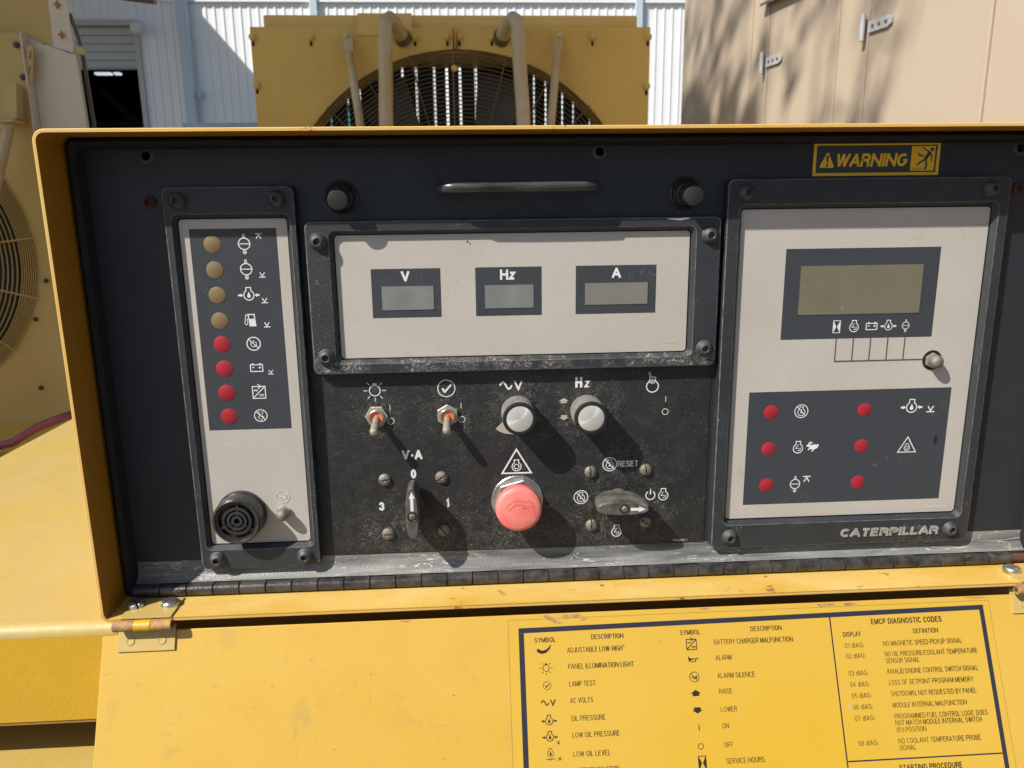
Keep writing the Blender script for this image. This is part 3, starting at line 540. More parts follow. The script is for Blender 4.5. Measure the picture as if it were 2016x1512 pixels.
# bolts with slots
bz = 2.152; bx = (-.791, -.573, -.176, -.052, -.006, .120, .514, .733)
b0 = MB().lathe((0, 0, 0), (0,-1,0), [(.0155,0),(.0155,.003),(.010,.004),(.010,.012),(.007,.014),(0,.0145)], 12).build('bolt', M['oldyel'], ra, (0,0,0))
s0 = MB().box(-.0045,.0045,-.0012,.0,-.032,-.010).build('slot', M['dark'], b0, (0,0,0))
for i, xx in enumerate(bx):
    if i == 0: b0.location = Vector((xx, YR-.003, bz)) - WPOS[ra.name]; WPOS[b0.name] = Vector((xx, YR-.003, bz)); s0.location = (0,0,0)
    else: dup(b0, (xx, YR-.003, bz))
for xx, zz in ((XL+.010, 1.98), (XR-.010, 1.97)): dup(b0, (xx, YR-.003, zz))
# fan guard
fg = MB().box(-.0355, -.0285, YR-.045, YR-.028, 1.0, 2.10).build('fan_guard', M['guard'], ra)
MB().lathe((-.027, YR-.05, 2.03), (0,-1,0), [(.012,0),(.012,.006),(0,.009)], 10).build('clip', M['oldyel'], fg)
r = CR - .006; k = 0
while r > .20:
    bulge = .05*(1-(r/CR)**2) if r < CR-.02 else 0
    MB().tube([(CX+r*cos(2*pi*i/72), YR-.012-bulge, CZ+r*sin(2*pi*i/72)) for i in range(72)], .0022, 4, closed=True).build('guard_ring', M['guard'], fg)
    r -= .0155; k += 1
MB().lathe((CX, YR-.055, CZ), (0,-1,0), [(.2,0),(.2,.004),(0,.005)], 32).build('guard_hub', M['guard'], fg)
for aa in range(0, 360, 15):
    if aa in (90, 270): continue
    a_ = radians(aa); MB().tube([(CX+q*cos(a_), YR-.0165-.05*(1-(q/CR)**2), CZ+q*sin(a_)) for q in (.2, .35, .5, .62, CR)], .0028, 4).build('guard_spoke', M['guard'], fg)
# fan
fn = MB().lathe((CX, YR+.20, CZ), (0,-1,0), [(.0,-.05),(.14,-.05),(.15,0),(.12,.05),(0,.06)], 24).build('fan', M['blade'], ra)
for kb in range(8):
    a0 = radians(73.5 + 45*kb); V = []
    for q, wd in ((.13, .11), (.3, .16), (.5, .19), (.69, .21)):
        for sgn in (-1, 1):
            ang = a0 + sgn*wd*.95*(1 if q > .3 else 1.6)*.85
            V.append((CX+q*cos(ang), YR+.20+sgn*.045, CZ+q*sin(ang)))
    MB().add(V, [(2*i, 2*i+1, 2*i+3, 2*i+2) for i in range(3)]).build('fan_blade', M['blade'], fn, solid=.003)
# core with see-through slits
slits = [(-.616,1),(-.573,1),(-.497,1),(-.444,1),(-.257,1),(-.197,1),(-.120,1),(-.065,1),(-.008,1),(.061,1),(.316,1),(.368,1),(.442,1),(.491,1),(.565,1)]
xs = [XL+.006]
for sx, _ in slits: xs += [sx-.0062, sx+.0062]
xs.append(XR-.006)
co = MB().box(XL+.006, XR-.006, YR+.35, YR+.5, ZB, ZB+.1).build('core', M['core'], ra)
for i in range(0, len(xs), 2): MB().box(xs[i], xs[i+1], YR+.35, YR+.40, ZB+.1, 2.2).build('core_panel', M['core'], co)
MB().box(XL, XR, YR+.1, YR+.5, .30, ZB).build('bottom_tank', M['oldyel'], ra, bevel=.006)
MB().box(XL-.02, XL+.10, YR-.3, YR+.6, 0, .30).box(XR-.10, XR+.02, YR-.3, YR+.6, 0, .30).build('base_frame', M['oldyel'], ra)
# pipes
pl = MB().tube([(-.205,2.60,2.120),(-.215,2.565,2.137),(-.229,2.53,2.160),(-.246,2.49,2.186),(-.262,2.45,2.196),(-.273,2.422,2.182),(-.277,2.41,2.15),(-.278,2.41,2.12),(-.280,2.405,2.05),(-.282,2.40,1.95),(-.284,2.38,1.88),(-.284,2.34,1.70),(-.284,2.3,1.2),(-.28,2.3,.7)], .0265, 16).build('coolant_pipe', M['pipeyel'], ra)
MB().lathe((-.221,2.548,2.148), (.45,1,-.7), [(.030,-.012),(.033,-.012),(.033,.012),(.030,.012)], 14).build('clamp', M['guard'], pl)
pr_ = MB().tube([(.141,2.60,2.120),(.151,2.565,2.137),(.165,2.53,2.160),(.182,2.49,2.186),(.198,2.45,2.196),(.209,2.422,2.182),(.213,2.41,2.15),(.214,2.41,2.12),(.217,2.405,2.05),(.222,2.40,1.95),(.226,2.38,1.88),(.228,2.34,1.70),(.23,2.3,1.2),(.23,2.3,.7)], .0265, 16).build('coolant_pipe', M['pipeyel'], ra)
MB().lathe((.157,2.548,2.148), (-.45,1,-.7), [(.030,-.012),(.033,-.012),(.033,.012),(.030,.012)], 14).build('clamp', M['guard'], pr_)
for sx, tx, bx_ in ((-1, -.432, -.350), (1, .377, .305)):
    top = Vector((tx, 2.515, 2.150)); bot = Vector((bx_, 2.35, 1.55)); dd = (bot-top).normalized(); side = Vector((1,0,0)); side = (side-dd*side.dot(dd)).normalized(); nz = dd.cross(side)
    rod = MB(); rod.tube([top+dd*.07, top+dd*.12, bot, bot+dd*.5], [.014, .016, .017, .017], 10)
    rd_ = rod.build('brace_rod', M['pipeyel'], ra)
    e = MB(); lp = []
    for oo in (-.004, .004):
        pts = [top - dd*.0 + (side*cos(a)+(-dd)*sin(a))*.018 for a in [pi*i/8 for i in range(9)]] + [top+dd*.045-side*.019, top+dd*.08-side*.013, top+dd*.08+side*.013, top+dd*.045+side*.019]
        lp.append([q + nz*oo for q in pts])
    e.loft(lp, True, True); e.build('rod_eye', M['pipeyel'], rd_)
    MB().lathe(top + nz*.004*(-1 if nz.y > 0 else 1), (0,-1,0), [(.011,0),(.011,.006),(.006,.008),(0,.009)], 10).build('bolt', M['oldyel'], rd_)
# ------------------------------------------------------------------ left generator unit
lu = empty('left_radiator_unit', (-2.6, 3.5, .5), 'weathered yellow radiator unit with cream side panel at the far left', 'radiator')
Yl = 3.4
def at_face(mb): return mb
LCX, LCZ, LCR = -2.88, 1.30, .715
# front face plate with round opening
V = []; F = []; n = 48
x0, x1, z0, z1 = -3.8, -2.075, .42, 2.345
for i in range(n):
    t = 2*pi*i/n; dx, dz = cos(t), sin(t); k = 1e9
    if dx > 1e-6: k = min(k, (x1-LCX)/dx)
    if dx < -1e-6: k = min(k, (x0-LCX)/dx)
    if dz > 1e-6: k = min(k, (z1-LCZ)/dz)
    if dz < -1e-6: k = min(k, (z0-LCZ)/dz)
    V += [(LCX+LCR*dx, Yl, LCZ+LCR*dz), (LCX+dx*k, Yl, LCZ+dz*k)]
for cx_, cz_ in ((x0,z0),(x0,z1),(x1,z0),(x1,z1)):
    j = min(range(n), key=lambda q: (V[2*q+1][0]-cx_)**2+(V[2*q+1][2]-cz_)**2); V[2*j+1] = (cx_, Yl, cz_)
F = [(2*i, 2*i+1, 2*((i+1) % n)+1, 2*((i+1) % n)) for i in range(n)]
MB().add(V, F).build('front_plate', M['leftyel'], lu, solid=.006)
MB().box(-2.074, -2.068, Yl-.03, Yl+.04, .42, 2.345).build('edge_flange', M['cream'], lu)
g = MB().lathe((LCX, Yl, LCZ), (0,1,0), [(LCR,0),(LCR,.3)], 48).build('fan_guard', M['guard'], lu)
MB().box(-3.75,-2.1,Yl+.31,Yl+.34,.45,2.3).build('core', M['core'], lu)
r = LCR
rr = []
while r > .2: rr.append(r); r -= (.010 if r > LCR-.06 else .021)
for r in rr:
    MB().tube([(LCX+r*cos(2*pi*i/64), Yl-.015-.06*(1-(r/LCR)**2)-(.0), LCZ+r*sin(2*pi*i/64)) for i in range(64)], .003, 4, closed=True).build('guard_ring', M['leftyel'], g)
for aa in range(0, 360, 24):
    a_ = radians(aa+7); MB().tube([(LCX+q*cos(a_), Yl-.02-.06*(1-(q/LCR)**2), LCZ+q*sin(a_)) for q in (.1,.35,.55,.66,LCR+.02)], .0045, 4).build('guard_spoke', M['leftyel'], g)
# side cream panel, strip and yellow upper panel
def prism(pts, y0, y1): return MB().loft([[Vector((p[0], y0, p[1])) for p in pts], [Vector((p[0], y1, p[1])) for p in pts]], True, True)
prism([(-2.066,2.322),(-1.857,2.249),(-1.848,1.92),(-1.845,.42),(-2.066,.42)], Yl+.03, Yl+.06).build('side_panel', M['cream'], lu)
prism([(-2.9,2.355),(-2.08,2.338),(-1.96,2.292),(-1.945,2.9),(-2.9,2.9)], Yl+.04, Yl+.07).build('upper_panel', M['leftyel'], lu)
stp = prism([(-1.958,2.290),(-1.866,2.262),(-1.872,2.9),(-1.948,2.9)], Yl+.035, Yl+.065).build('bolt_strip', M['cream'], lu)
for zz in (2.46, 2.325, 2.6): 
    q = []
    for i in range(8): a = pi/4*i; rr_ = .019 if i % 2 == 0 else .008; q.append((-1.912+(2.4-zz)*.02+rr_*cos(a), zz+.016+rr_*sin(a)))
    prism(q, Yl+.027, Yl+.035).build('bolt', M['star'], stp)
MB().tube([(-1.868,Yl+.05,2.44),(-1.842,Yl+.05,2.33),(-1.836,Yl+.05,2.29)], .008, 6).tube([(-1.846,Yl+.08,2.27),(-1.835,Yl+.08,1.95),(-1.83,Yl+.08,.6)], .010, 6).build('conduit', M['guard'], lu)
MB().box(-1.855,-1.825,Yl+.03,Yl+.06,2.255,2.29).build('conduit_clamp', M['leftyel'], lu)
bk = prism([(-2.055,2.285),(-2.025,2.285),(-2.052,2.12),(-2.085,2.12)], Yl-.02, Yl-.008).build('slotted_bar', M['leftyel'], lu)
prism([(-2.043,2.26),(-2.037,2.26),(-2.043,2.225),(-2.049,2.225)], Yl-.0215, Yl-.0205).build('slot', M['greyp'], bk)
prism([(-2.055,2.195),(-2.049,2.195),(-2.055,2.16),(-2.061,2.16)], Yl-.0215, Yl-.0205).build('slot', M['greyp'], bk)
for (xx, zz) in ((-2.108, 2.29), (-2.098, 2.146)):
    MB().lathe((xx, Yl-.004, zz), (0,-1,0), [(.016,0),(.016,.003),(.009,.004),(.009,.012),(0,.013)], 10).build('bolt', M['screw'], lu)
bkt = prism([(-2.150,2.105),(-2.090,2.105),(-2.112,1.945),(-2.17,1.945)], Yl-.09, Yl-.03).build('brace_bracket', M['leftyel'], lu)
MB().box(-2.205, -2.105, Yl-.13, Yl-.0, 1.930, 1.940).build('flange', M['leftyel'], bkt)
MB().tube([(-2.150,Yl-.08,1.93),(-2.240,Yl-.14,1.60),(-2.32,Yl-.19,1.30),(-2.45,Yl-.25,.8),(-2.52,Yl-.28,.55)], .023, 12).build('brace_rod', M['pipeyel'], lu)
for (xx, zz) in ((-2.13,1.175),(-2.21,.98),(-2.235,.62)):
    MB().lathe((xx, Yl-.004, zz), (0,-1,0), [(.012,0),(.012,.006),(.006,.02),(0,.021)], 8).build('bolt', M['screw'], lu)
MB().box(-3.9, -1.6, 2.35, 3.9, .38, .44).build('skid', M['oldyel'], lu, bevel=.006)
MB().box(-3.85, -1.65, 2.45, 3.8, 0, .38).build('skid_base', M['oldyel'], lu)
hz = [(-2.35,2.75,.46),(-2.2,2.8,.47),(-2.065,2.8,.50),(-1.955,2.8,.565),(-1.86,2.82,.60),(-1.796,2.85,.615),(-1.70,2.95,.60),(-1.58,3.1,.47),(-1.50,3.15,.2),(-1.48,3.1,.03)]
tag(MB().tube(hz, .019, 10).build('rubber_hose', M['hose']), 'dull magenta hose lying across the skid beside the yellow deck', 'hose')
# ================================================================== NEAR: housing deck under the control box
hs = empty('generator_housing', (.1, .4, .0), 'sunlit yellow sheet metal generator housing that carries the control box', 'generator')
def hx(x0, x1, y0, y1, z0, z1): return MB().box(x0, x1, y0, y1, z0, z1)
# deck with rolled front edge and a downturned front face
prof = [(.90, 1.163)] + [(-.035 - .010*sin(radians(a)), 1.153 + .010*cos(radians(a))) for a in range(0, 91, 15)]
mb = MB(); V = []
for y, z in prof: V += [(-.672, y, z), (-.3055, y, z)]
mb.add(V, [(2*i, 2*i+1, 2*i+3, 2*i+2) for i in range(len(prof)-1)], True); mb.build('deck', M['deck'], hs, sharp=60)
hx(-.672, -.3055, -.045, -.042, 1.0735, 1.1529).build('front_face', M['yellow'], hs)
hx(-.3055, .95, -.004, .90, 1.155, 1.163).build('rear_deck', M['deck'], hs)
hx(-.3055, -.3025, -.0449, .0, 1.0735, 1.1625).build('front_return', M['yellow'], hs)
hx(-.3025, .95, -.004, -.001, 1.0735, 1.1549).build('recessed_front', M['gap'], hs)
hx(-.672, -.669, -.034, .90, 1.02, 1.1625).build('deck_edge', M['yellow'], hs)
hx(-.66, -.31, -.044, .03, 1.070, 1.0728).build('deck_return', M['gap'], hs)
hx(-.66, .94, .03, .05, .98, 1.16).build('recess_panel', M['greyp'], hs)
hx(-.70, .98, -.065, .08, .93, 1.027).build('lower_rail', M['deck'], hs, bevel=.006)
hx(-.66, .94, -.03, .88, .38, .928).build('side_panel', M['yellow'], hs, bevel=.004)
for xx in (-.3, .3): hx(xx, xx+.004, -.034, -.0305, .40, .91).build('panel_seam', M['gap'], hs)
hx(-.75, 1.02, -.15, 1.0, .12, .378).build('base_rail', M['greyp'], hs, bevel=.008)
hx(-.7, -.6, -.12, .95, 0, .12).build('foot', M['greyp'], hs); hx(.86, .96, -.12, .95, 0, .12).build('foot', M['greyp'], hs)
# ================================================================== CONTROL BOX
cb = empty('control_box', (.11, 0, 1.164), 'open yellow control box with black instrument panel and its printed door hanging down', 'control panel')
BX0, BX1, BZ0, BZ1, YF, YB = -312, 532, 166, 561, -49, 250
# shell: wall loop, open front
def rl(x0, x1, z0, z1, r, y): return rrect(x0, x1, z0, z1, r, y, 5)
sh = MB(); T_ = 2.6
sh.loft([rl(BX0,BX1,BZ0,BZ1,9,YB), rl(BX0,BX1,BZ0,BZ1,9,YF), rl(BX0+.6,BX1-.6,BZ0+.6,BZ1-.6,8.4,YF-.5), rl(BX0+T_,BX1-T_,BZ0+T_,BZ1-T_,6.4,YF-.5)], smooth=False)
shell = sh.build('box_shell', M['edge'], cb, sharp=30)
for p in shell.data.polygons: p.use_smooth = True
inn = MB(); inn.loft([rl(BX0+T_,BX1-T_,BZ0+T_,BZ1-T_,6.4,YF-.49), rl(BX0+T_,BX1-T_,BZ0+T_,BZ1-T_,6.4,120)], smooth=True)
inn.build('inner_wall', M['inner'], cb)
MB().add([mm(BX0+1,YB-1,BZ0+1),mm(BX1-1,YB-1,BZ0+1),mm(BX1-1,YB-1,BZ1-1),mm(BX0+1,YB-1,BZ1-1)], [(0,1,2,3)]).build('back_wall', M['yellow'], cb)
# sill (water marked) lying on the lower inner wall
def bx(x0, x1, y0, y1, z0, z1): a = mm(x0, y0, z0); b = mm(x1, y1, z1); return MB().box(a.x, b.x, a.y, b.y, a.z, b.z)
bx(BX0+3.2, BX1-3.2, YF-.2, -6, BZ0+2.9, BZ0+3.6).build('sill', M['sill'], cb)
# seal round the panel
sl_ = MB(); sl_.loft([rl(BX0+T_+.3,BX1-T_-.3,167.5,BZ1-T_-.3,6,-8), rl(BX0+7,BX1-7,172,BZ1-6,5,-13), rl(BX0+11,BX1-11,176,BZ1-9.5,4,-11), rl(BX0+13,BX1-13,178,BZ1-11.5,3,2)], smooth=True)
sl_.build('rubber_seal', M['seal'], cb)
# panel face
FX0, FX1, FZ0, FZ1 = -300, 520, 184, 556
fc = MB(); fc.loft([rl(FX0-3,FX1+3,FZ0-3,FZ1+3,3,.5), rl(FX0,FX1,FZ0,FZ1,3,0)])
# face with three holes: strips
holes = [(-251.8, 544.8), (111.6, 545.3), (470.7, 545.4)]
HR = 3.6
def plate_holes(mb, x0, x1, z0, z1, hs_, r, y):
    # split into columns around the holes
    hs_ = sorted(hs_); cuts = [x0] + [(hs_[i][0]+hs_[i+1][0])/2 for i in range(len(hs_)-1)] + [x1]
    for i, (hx_, hz_) in enumerate(hs_):
        a, b = cuts[i], cuts[i+1]; n = 24; V = []
        for k in range(n):
            t = 2*pi*k/n; dx, dz = cos(t), sin(t); q = 1e9
            if dx > 1e-6: q = min(q, (b-hx_)/dx)
            if dx < -1e-6: q = min(q, (a-hx_)/dx)
            if dz > 1e-6: q = min(q, (z1-hz_)/dz)
            if dz < -1e-6: q = min(q, (z0-hz_)/dz)
            V += [[hx_+r*dx, hz_+r*dz], [hx_+dx*q, hz_+dz*q]]
        for (cx_, cz_) in ((a,z0),(a,z1),(b,z0),(b,z1)):
            aa = atan2(cz_-hz_, cx_-hx_); best = min(range(n), key=lambda q: abs((atan2(V[2*q+1][1]-hz_, V[2*q+1][0]-hx_)-aa+pi) % (2*pi)-pi)); V[2*best+1] = [cx_, cz_]
        mb.add([mm(p[0], y, p[1]) for p in V], [(2*k, 2*k+1, 2*((k+1) % n)+1, 2*((k+1) % n)) for k in range(n)])
plate_holes(fc, FX0, FX1, 520.0, FZ1, holes, HR, 0)
fc.add([mm(FX0,0,FZ0), mm(FX1,0,FZ0), mm(FX1,0,520), mm(FX0,0,520)], [(0,1,2,3)])
face = fc.build('panel_face', M['face'], cb)
for hx_, hz_ in holes:
    MB().lathe(mm(hx_, 0, hz_), (0,1,0), [(HR*.001,-.0006),(HR*.001+.0014,-.0006),(HR*.001+.0026,0)], 24).lathe(mm(hx_,0,hz_), (0,1,0), [(HR*.001,-.0006),(HR*.001,.012)], 24).build('threaded_hole', M['screw'], face)
bx(FX0, FX1, 12, 14, FZ0, FZ1).build('backing', M['dark'], cb)
# lower flange curving out to the hinge
V = []; pf = [(0, 197.5), (-.25, 192), (-1.2, 188), (-3.2, 184.6), (-6.5, 182), (-8.6, 180.6)]
for y, z in pf: V += [mm(FX0+1, y, z), mm(FX1-1, y, z)]
MB().add([v + Vector((0, -.00035, 0)) for v in V], [(2*i, 2*i+1, 2*i+3, 2*i+2) for i in range(len(pf)-1)], True).build('lower_flange', M['flange'], cb, sharp=60)
bx(FX0+2, FX1-2, -8.4, -7.4, 178.5, 180.4).build('hinge_leaf', M['hinge'], cb)
ph = bx(FX0, FX1, -9, -8, 172, 178.4).build('piano_hinge', M['hinge'], cb)
HC = (-12.5, 175.3); KN = 22.9; kn0 = None; xk = -299; k = 0
while xk + KN < 519:
    if k < 2:
        lp = MB().lathe(mm(xk+.35, HC[0], HC[1]), (1,0,0), [(.0001,0),(.0045,0),(.0051,.0004),(.0051,.0218),(.0045,.0222),(.0001,.0222)], 16)
        if k % 2 == 0: a = mm(xk+.35, -12.5, 179.6); b = mm(xk+22.5, -8.5, 180.3); lp.box(a.x, b.x, a.y, b.y, a.z, b.z)
        o = lp.build('knuckle', M['hinge'], ph, mm(xk, HC[0], HC[1]))
        if k == 0: kn0 = o
        else: kn1 = o
    else: dup((kn0, kn1)[k % 2], mm(xk, HC[0], HC[1]), ph)
    xk += KN; k += 1
MB().tube([mm(-299.5, HC[0], HC[1]), mm(518, HC[0], HC[1])], .0040, 8).build('hinge_pin', M['rust'], ph)
# ---- screws
def socket_screw(parent, x, z, y, mat, r=7.2, h=5.0, big=True):
    mb = MB(); c = mm(x, y, z); ax = (0, -1, 0)
    hexf = lambda i: 1/ max(cos(((i*15) % 60 - 30)*pi/180), .01)*.93
    pr = [(r,0),(r,.8)] + [(r*cos(radians(a))*.93, .8+h*sin(radians(a))) for a in (5,20,38,54)]
    pr = [(p[0]/1000, p[1]/1000) for p in pr]; a1 = pr[-1]
    mb.lathe(c, ax, pr + [(.0031, a1[1]+.0005)], 24)
    # hex recess
    loops = []
    for hh, rr_ in ((a1[1]+.0005, .0031), (a1[1]+.0002, .0027), (a1[1]-.0026, .0027)):
        loops.append([c + Vector((rr_*cos(2*pi*i/24)*(hexf(i) if rr_ < .003 else 1), -hh, rr_*sin(2*pi*i/24)*(hexf(i) if rr_ < .003 else 1))) for i in range(24)])
    mb.loft(loops, False, True, smooth=False)
    return mb.build('screw', mat, parent, c)
# ---- bezels
def bezel(name, o, i, y0, mat, label=None):
    """o, i = outer / inner rectangles (x0, x1, z0, z1); y0 = height of the front face"""
    lo = [rl(o[0]-.6,o[1]+.6,o[2]-.6,o[3]+.6,6,-.05), rl(o[0],o[1],o[2],o[3],5.5,-y0+1.2), rl(o[0]+.4,o[1]-.4,o[2]+.4,o[3]-.4,5.2,-y0+.35), rl(o[0]+1.2,o[1]-1.2,o[2]+1.2,o[3]-1.2,4.6,-y0),
          rl(i[0]-3.4,i[1]+3.4,i[2]-3.4,i[3]+3.4,5.6,-y0), rl(i[0]-2.9,i[1]+2.9,i[2]-2.9,i[3]+2.9,5.2,-y0+.2), rl(i[0],i[1],i[2],i[3],3.6,-4.6), rl(i[0],i[1],i[2],i[3],3.6,-2)]
    mb = MB().loft(lo); c = mm((o[0]+o[1])/2, 0, (o[2]+o[3])/2)
    b = mb.build(name, mat, cb, c, sharp=30)
    b.data.materials.append(M['worn']); n_ = len(lo[0])
    for q, p in enumerate(b.data.polygons):
        p.use_smooth = False
        if q//n_ in (2, 4): p.material_index = 1
    return b
PLY = -3.6
def faceplate(par, i, name='faceplate', mat='plate'):
    mb = MB().loft([rl(i[0],i[1],i[2],i[3],3,-2.2), rl(i[0],i[1],i[2],i[3],3,PLY+.3), rl(i[0]+.3,i[1]-.3,i[2]+.3,i[3]-.3,2.8,PLY)], False, True)
    return mb.build(name, M[mat], par)
P_INK = panel_plane(PLY-.10); P_TOP = panel_plane(PLY-.30)
def inkrect(par, x0, x1, z0, z1, name='print_panel', mat='ink'):
    p = Print(P_INK); p.rect(x0, z0, x1, z1); return p.done(name, M[mat], par)
def lamp(par, x, z, mat, r=6.9):
    c = mm(x, PLY-.2, z); return MB().lathe(c, (0,-1,0), [(r/1000,0),(r/1000,.00010),(r*.985/1000,.00016),(0,.00016)], 32).build('warning_lamp', M[mat], par, c)
def lcd(par, x0, x1, z0, z1, mat):
    mb = MB(); mb.loft([rrect(x0-.5,x1+.5,z0-.5,z1+.5,.4,PLY-.18,1), rrect(x0-.35,x1+.35,z0-.35,z1+.35,.4,PLY-.42,1), rrect(x0,x1,z0,z1,.3,PLY-.42,1), rrect(x0,x1,z0,z1,.3,PLY-.16,1)])
    o = mb.build('window_frame', M['ink'], par)
    return MB().add([mm(x0,PLY-.17,z0),mm(x1,PLY-.17,z0),mm(x1,PLY-.17,z1),mm(x0,PLY-.17,z1)], [(0,1,2,3)]).build('display_glass', M[mat], par)
# ---- alarm module (left)
am = bezel('alarm_module', (-240,-136.4,192,520.6), (-231.6,-143.9,213.2,496.0), 9, M['bezel']); am['label'] = 'narrow black bezel with beige plate, four amber and four red lamps and a round buzzer'
faceplate(am, (-231.0,-144.6,213.8,495.2)); inkrect(am, -223.2,-153.8,318.4,487.5)
LZ = (475.2,454.6,433.9,412.7,392.8,372.0,351.2,330.4)
for k, z in enumerate(LZ): lamp(am, -205.7, z, 'amber' if k < 4 else 'red')
S = 1.0
sym(s_cool, 'coolant_symbol', -180.2, 475.2, P_TOP, M['white'], am, .92); sym(lambda p, s: s_mark(p, 0, 0, True, s), 'high_mark', -168.3, 481.2, P_TOP, M['white'], am)
sym(s_cool, 'coolant_symbol', -180.3, 454.7, P_TOP, M['white'], am, .92); sym(lambda p, s: s_mark(p, 0, 0, False, s), 'low_mark', -167.7, 449.9, P_TOP, M['white'], am)
sym(s_oil, 'oil_pressure_symbol', -180.0, 433.4, P_TOP, M['white'], am); sym(lambda p, s: s_mark(p, 0, 0, False, s), 'low_mark', -167.5, 428.8, P_TOP, M['white'], am)
sym(s_fuel, 'fuel_symbol', -180.6, 412.7, P_TOP, M['white'], am, 1.2); sym(lambda p, s: s_mark(p, 0, 0, False, s), 'low_mark', -167.3, 408.6, P_TOP, M['white'], am)
sym(s_stop, 'no_power_symbol', -179.6, 392.7, P_TOP, M['white'], am, 1.2); sym(s_power, 'power_symbol', -179.6, 392.7, P_TOP, M['white'], am, .95)
sym(s_batt, 'battery_symbol', -178.9, 372.2, P_TOP, M['white'], am, 1.1); sym(lambda p, s: s_mark(p, 0, 0, False, s), 'low_mark', -167.4, 368.2, P_TOP, M['white'], am, .9)
sym(s_charger, 'charger_symbol', -178.6, 350.9, P_TOP, M['white'], am, 1.15)
sym(s_dump, 'dumping_symbol', -178.9, 330.4, P_TOP, M['white'], am, 1.2)
sym(s_horn, 'horn_symbol', -166.4, 256.0, P_TOP, M['offwhite'], am, 1.15)
text('8T0670 4', -164.9, -151.3, 218.4, 2.6, P_TOP, M['offwhite'], am)
for x, z in ((-227.6,509.9),(-150.0,510.4),(-225.8,201.7),(-149.6,201.9)): socket_screw(am, x, z, -9, M['screw'])
# buzzer
bc = mm(-202.3, PLY, 241.6)
bz_ = MB().lathe(bc, (0,-1,0), [(.0215,0),(.0215,.003),(.0205,.0035),(.0205,.017),(.0202,.0185),(.0187,.0195),(.0180,.0192),(.0172,.0178),(.0158,.0178),(.0155,.012),(0,.012)], 96, fac=lambda i: 1+.010*(i % 2)).build('buzzer', M['plastic'], am, bc, sharp=25)
for r_ in (.0036, .0074, .0114): MB().lathe(bc, (0,-1,0), [(r_-.0011,.0125),(r_-.0011,.0175),(r_+.0011,.0175),(r_+.0011,.0125)], 40).build('buzzer_ring', M['plastic'], am, bc)
for aa in (85, 205, 325): a_ = radians(aa); dd = Vector((cos(a_),0,sin(a_))); MB().obox(bc+Vector((0,-.0145,0))+dd*.0096, dd, Vector((0,1,0)), Vector((-sin(a_),0,cos(a_))), .0058, .0022, .0010).build('buzzer_spoke', M['plastic'], am, bc)
def cap_button(par, x, z, sc=1.0):
    c = mm(x, PLY, z); hx_ = lambda r: (lambda i: 1)
    mb = MB(); mb.loft([[c+Vector((.0063*sc*cos(pi/6+pi/3*i), -y, .0063*sc*sin(pi/6+pi/3*i))) for i in range(6)] for y in (0,.0028)], False, True)
    o = mb.build('cap_nut', M['nut'], par, c)
    MB().lathe(c, (0,-1,0), [(.0050*sc,.0028),(.0052*sc,.007),(.0049*sc,.0088),(.0038*sc,.0105),(.002*sc,.0115),(0,.0118)], 20).build('push_button', M['slot'], par, c); return o
cap_button(am, -166.0, 241.6)
# ---- meter module (middle)
mm_ = bezel('meter_module', (-130.4,213.2,365.6,492.4), (-108.3,189.2,377.4,481.5), 9, M['bezel2']); mm_['label'] = 'wide black bezel with beige plate and three small meter windows'
faceplate(mm_, (-107.6,188.4,378.1,480.8))
for (x0, x1, l0, l1, lz0, lz1, t, tx0, tx1, mat) in ((-79.3,-21.9,-71.5,-28.0,418.7,438.9,'V',-54.2,-47.8,'lcd'), (7.2,62.9,14.6,56.0,418.6,438.5,'Hz',28.2,40.4,'lcd'), (91.8,160.5,99.4,153.4,420.0,438.7,'A',122.8,129.9,'lcdg')):
    inkrect(mm_, x0, x1, 412.2, 453.0, 'meter_surround'); lcd(mm_, l0, l1, lz0, lz1, 'lcd' if mat == 'lcd' else 'lcda')
    text(t, tx0-.3, tx1+.3, 442.4, 8.5, P_TOP, M['white'], mm_, .22, gap=.12)
text('9W2183 3', 166.8, 180.0, 385.4, 2.3, P_TOP, M['offwhite'], mm_)
for x, z in ((-119.8,476.3),(203.6,476.9),(-119.2,380.6),(202.8,381.3)): socket_screw(mm_, x, z, -9, M['screw'])
for (cx_, cz_, r_) in ((72.0-77, 478.0, .0), ):
    pass
p = Print(panel_plane(-9.15)); p.poly([(166.5,490.6),(169,491.1),(176,490.9),(181.2,491.4),(186.8,491.3),(185,490.3),(178,489.6),(172,490.0)]); p.done('paint_chip', M['white'], mm_)
p = Print(P_INK); p.poly([(0.2,474.6),(1.6,475.3),(2.4,474.0),(1.2,473.2)]); p.poly([(2.6,472.9),(3.6,473.5),(4.0,472.4),(3.0,471.9)]); p.done('dirt_speck', M['rust'], mm_)
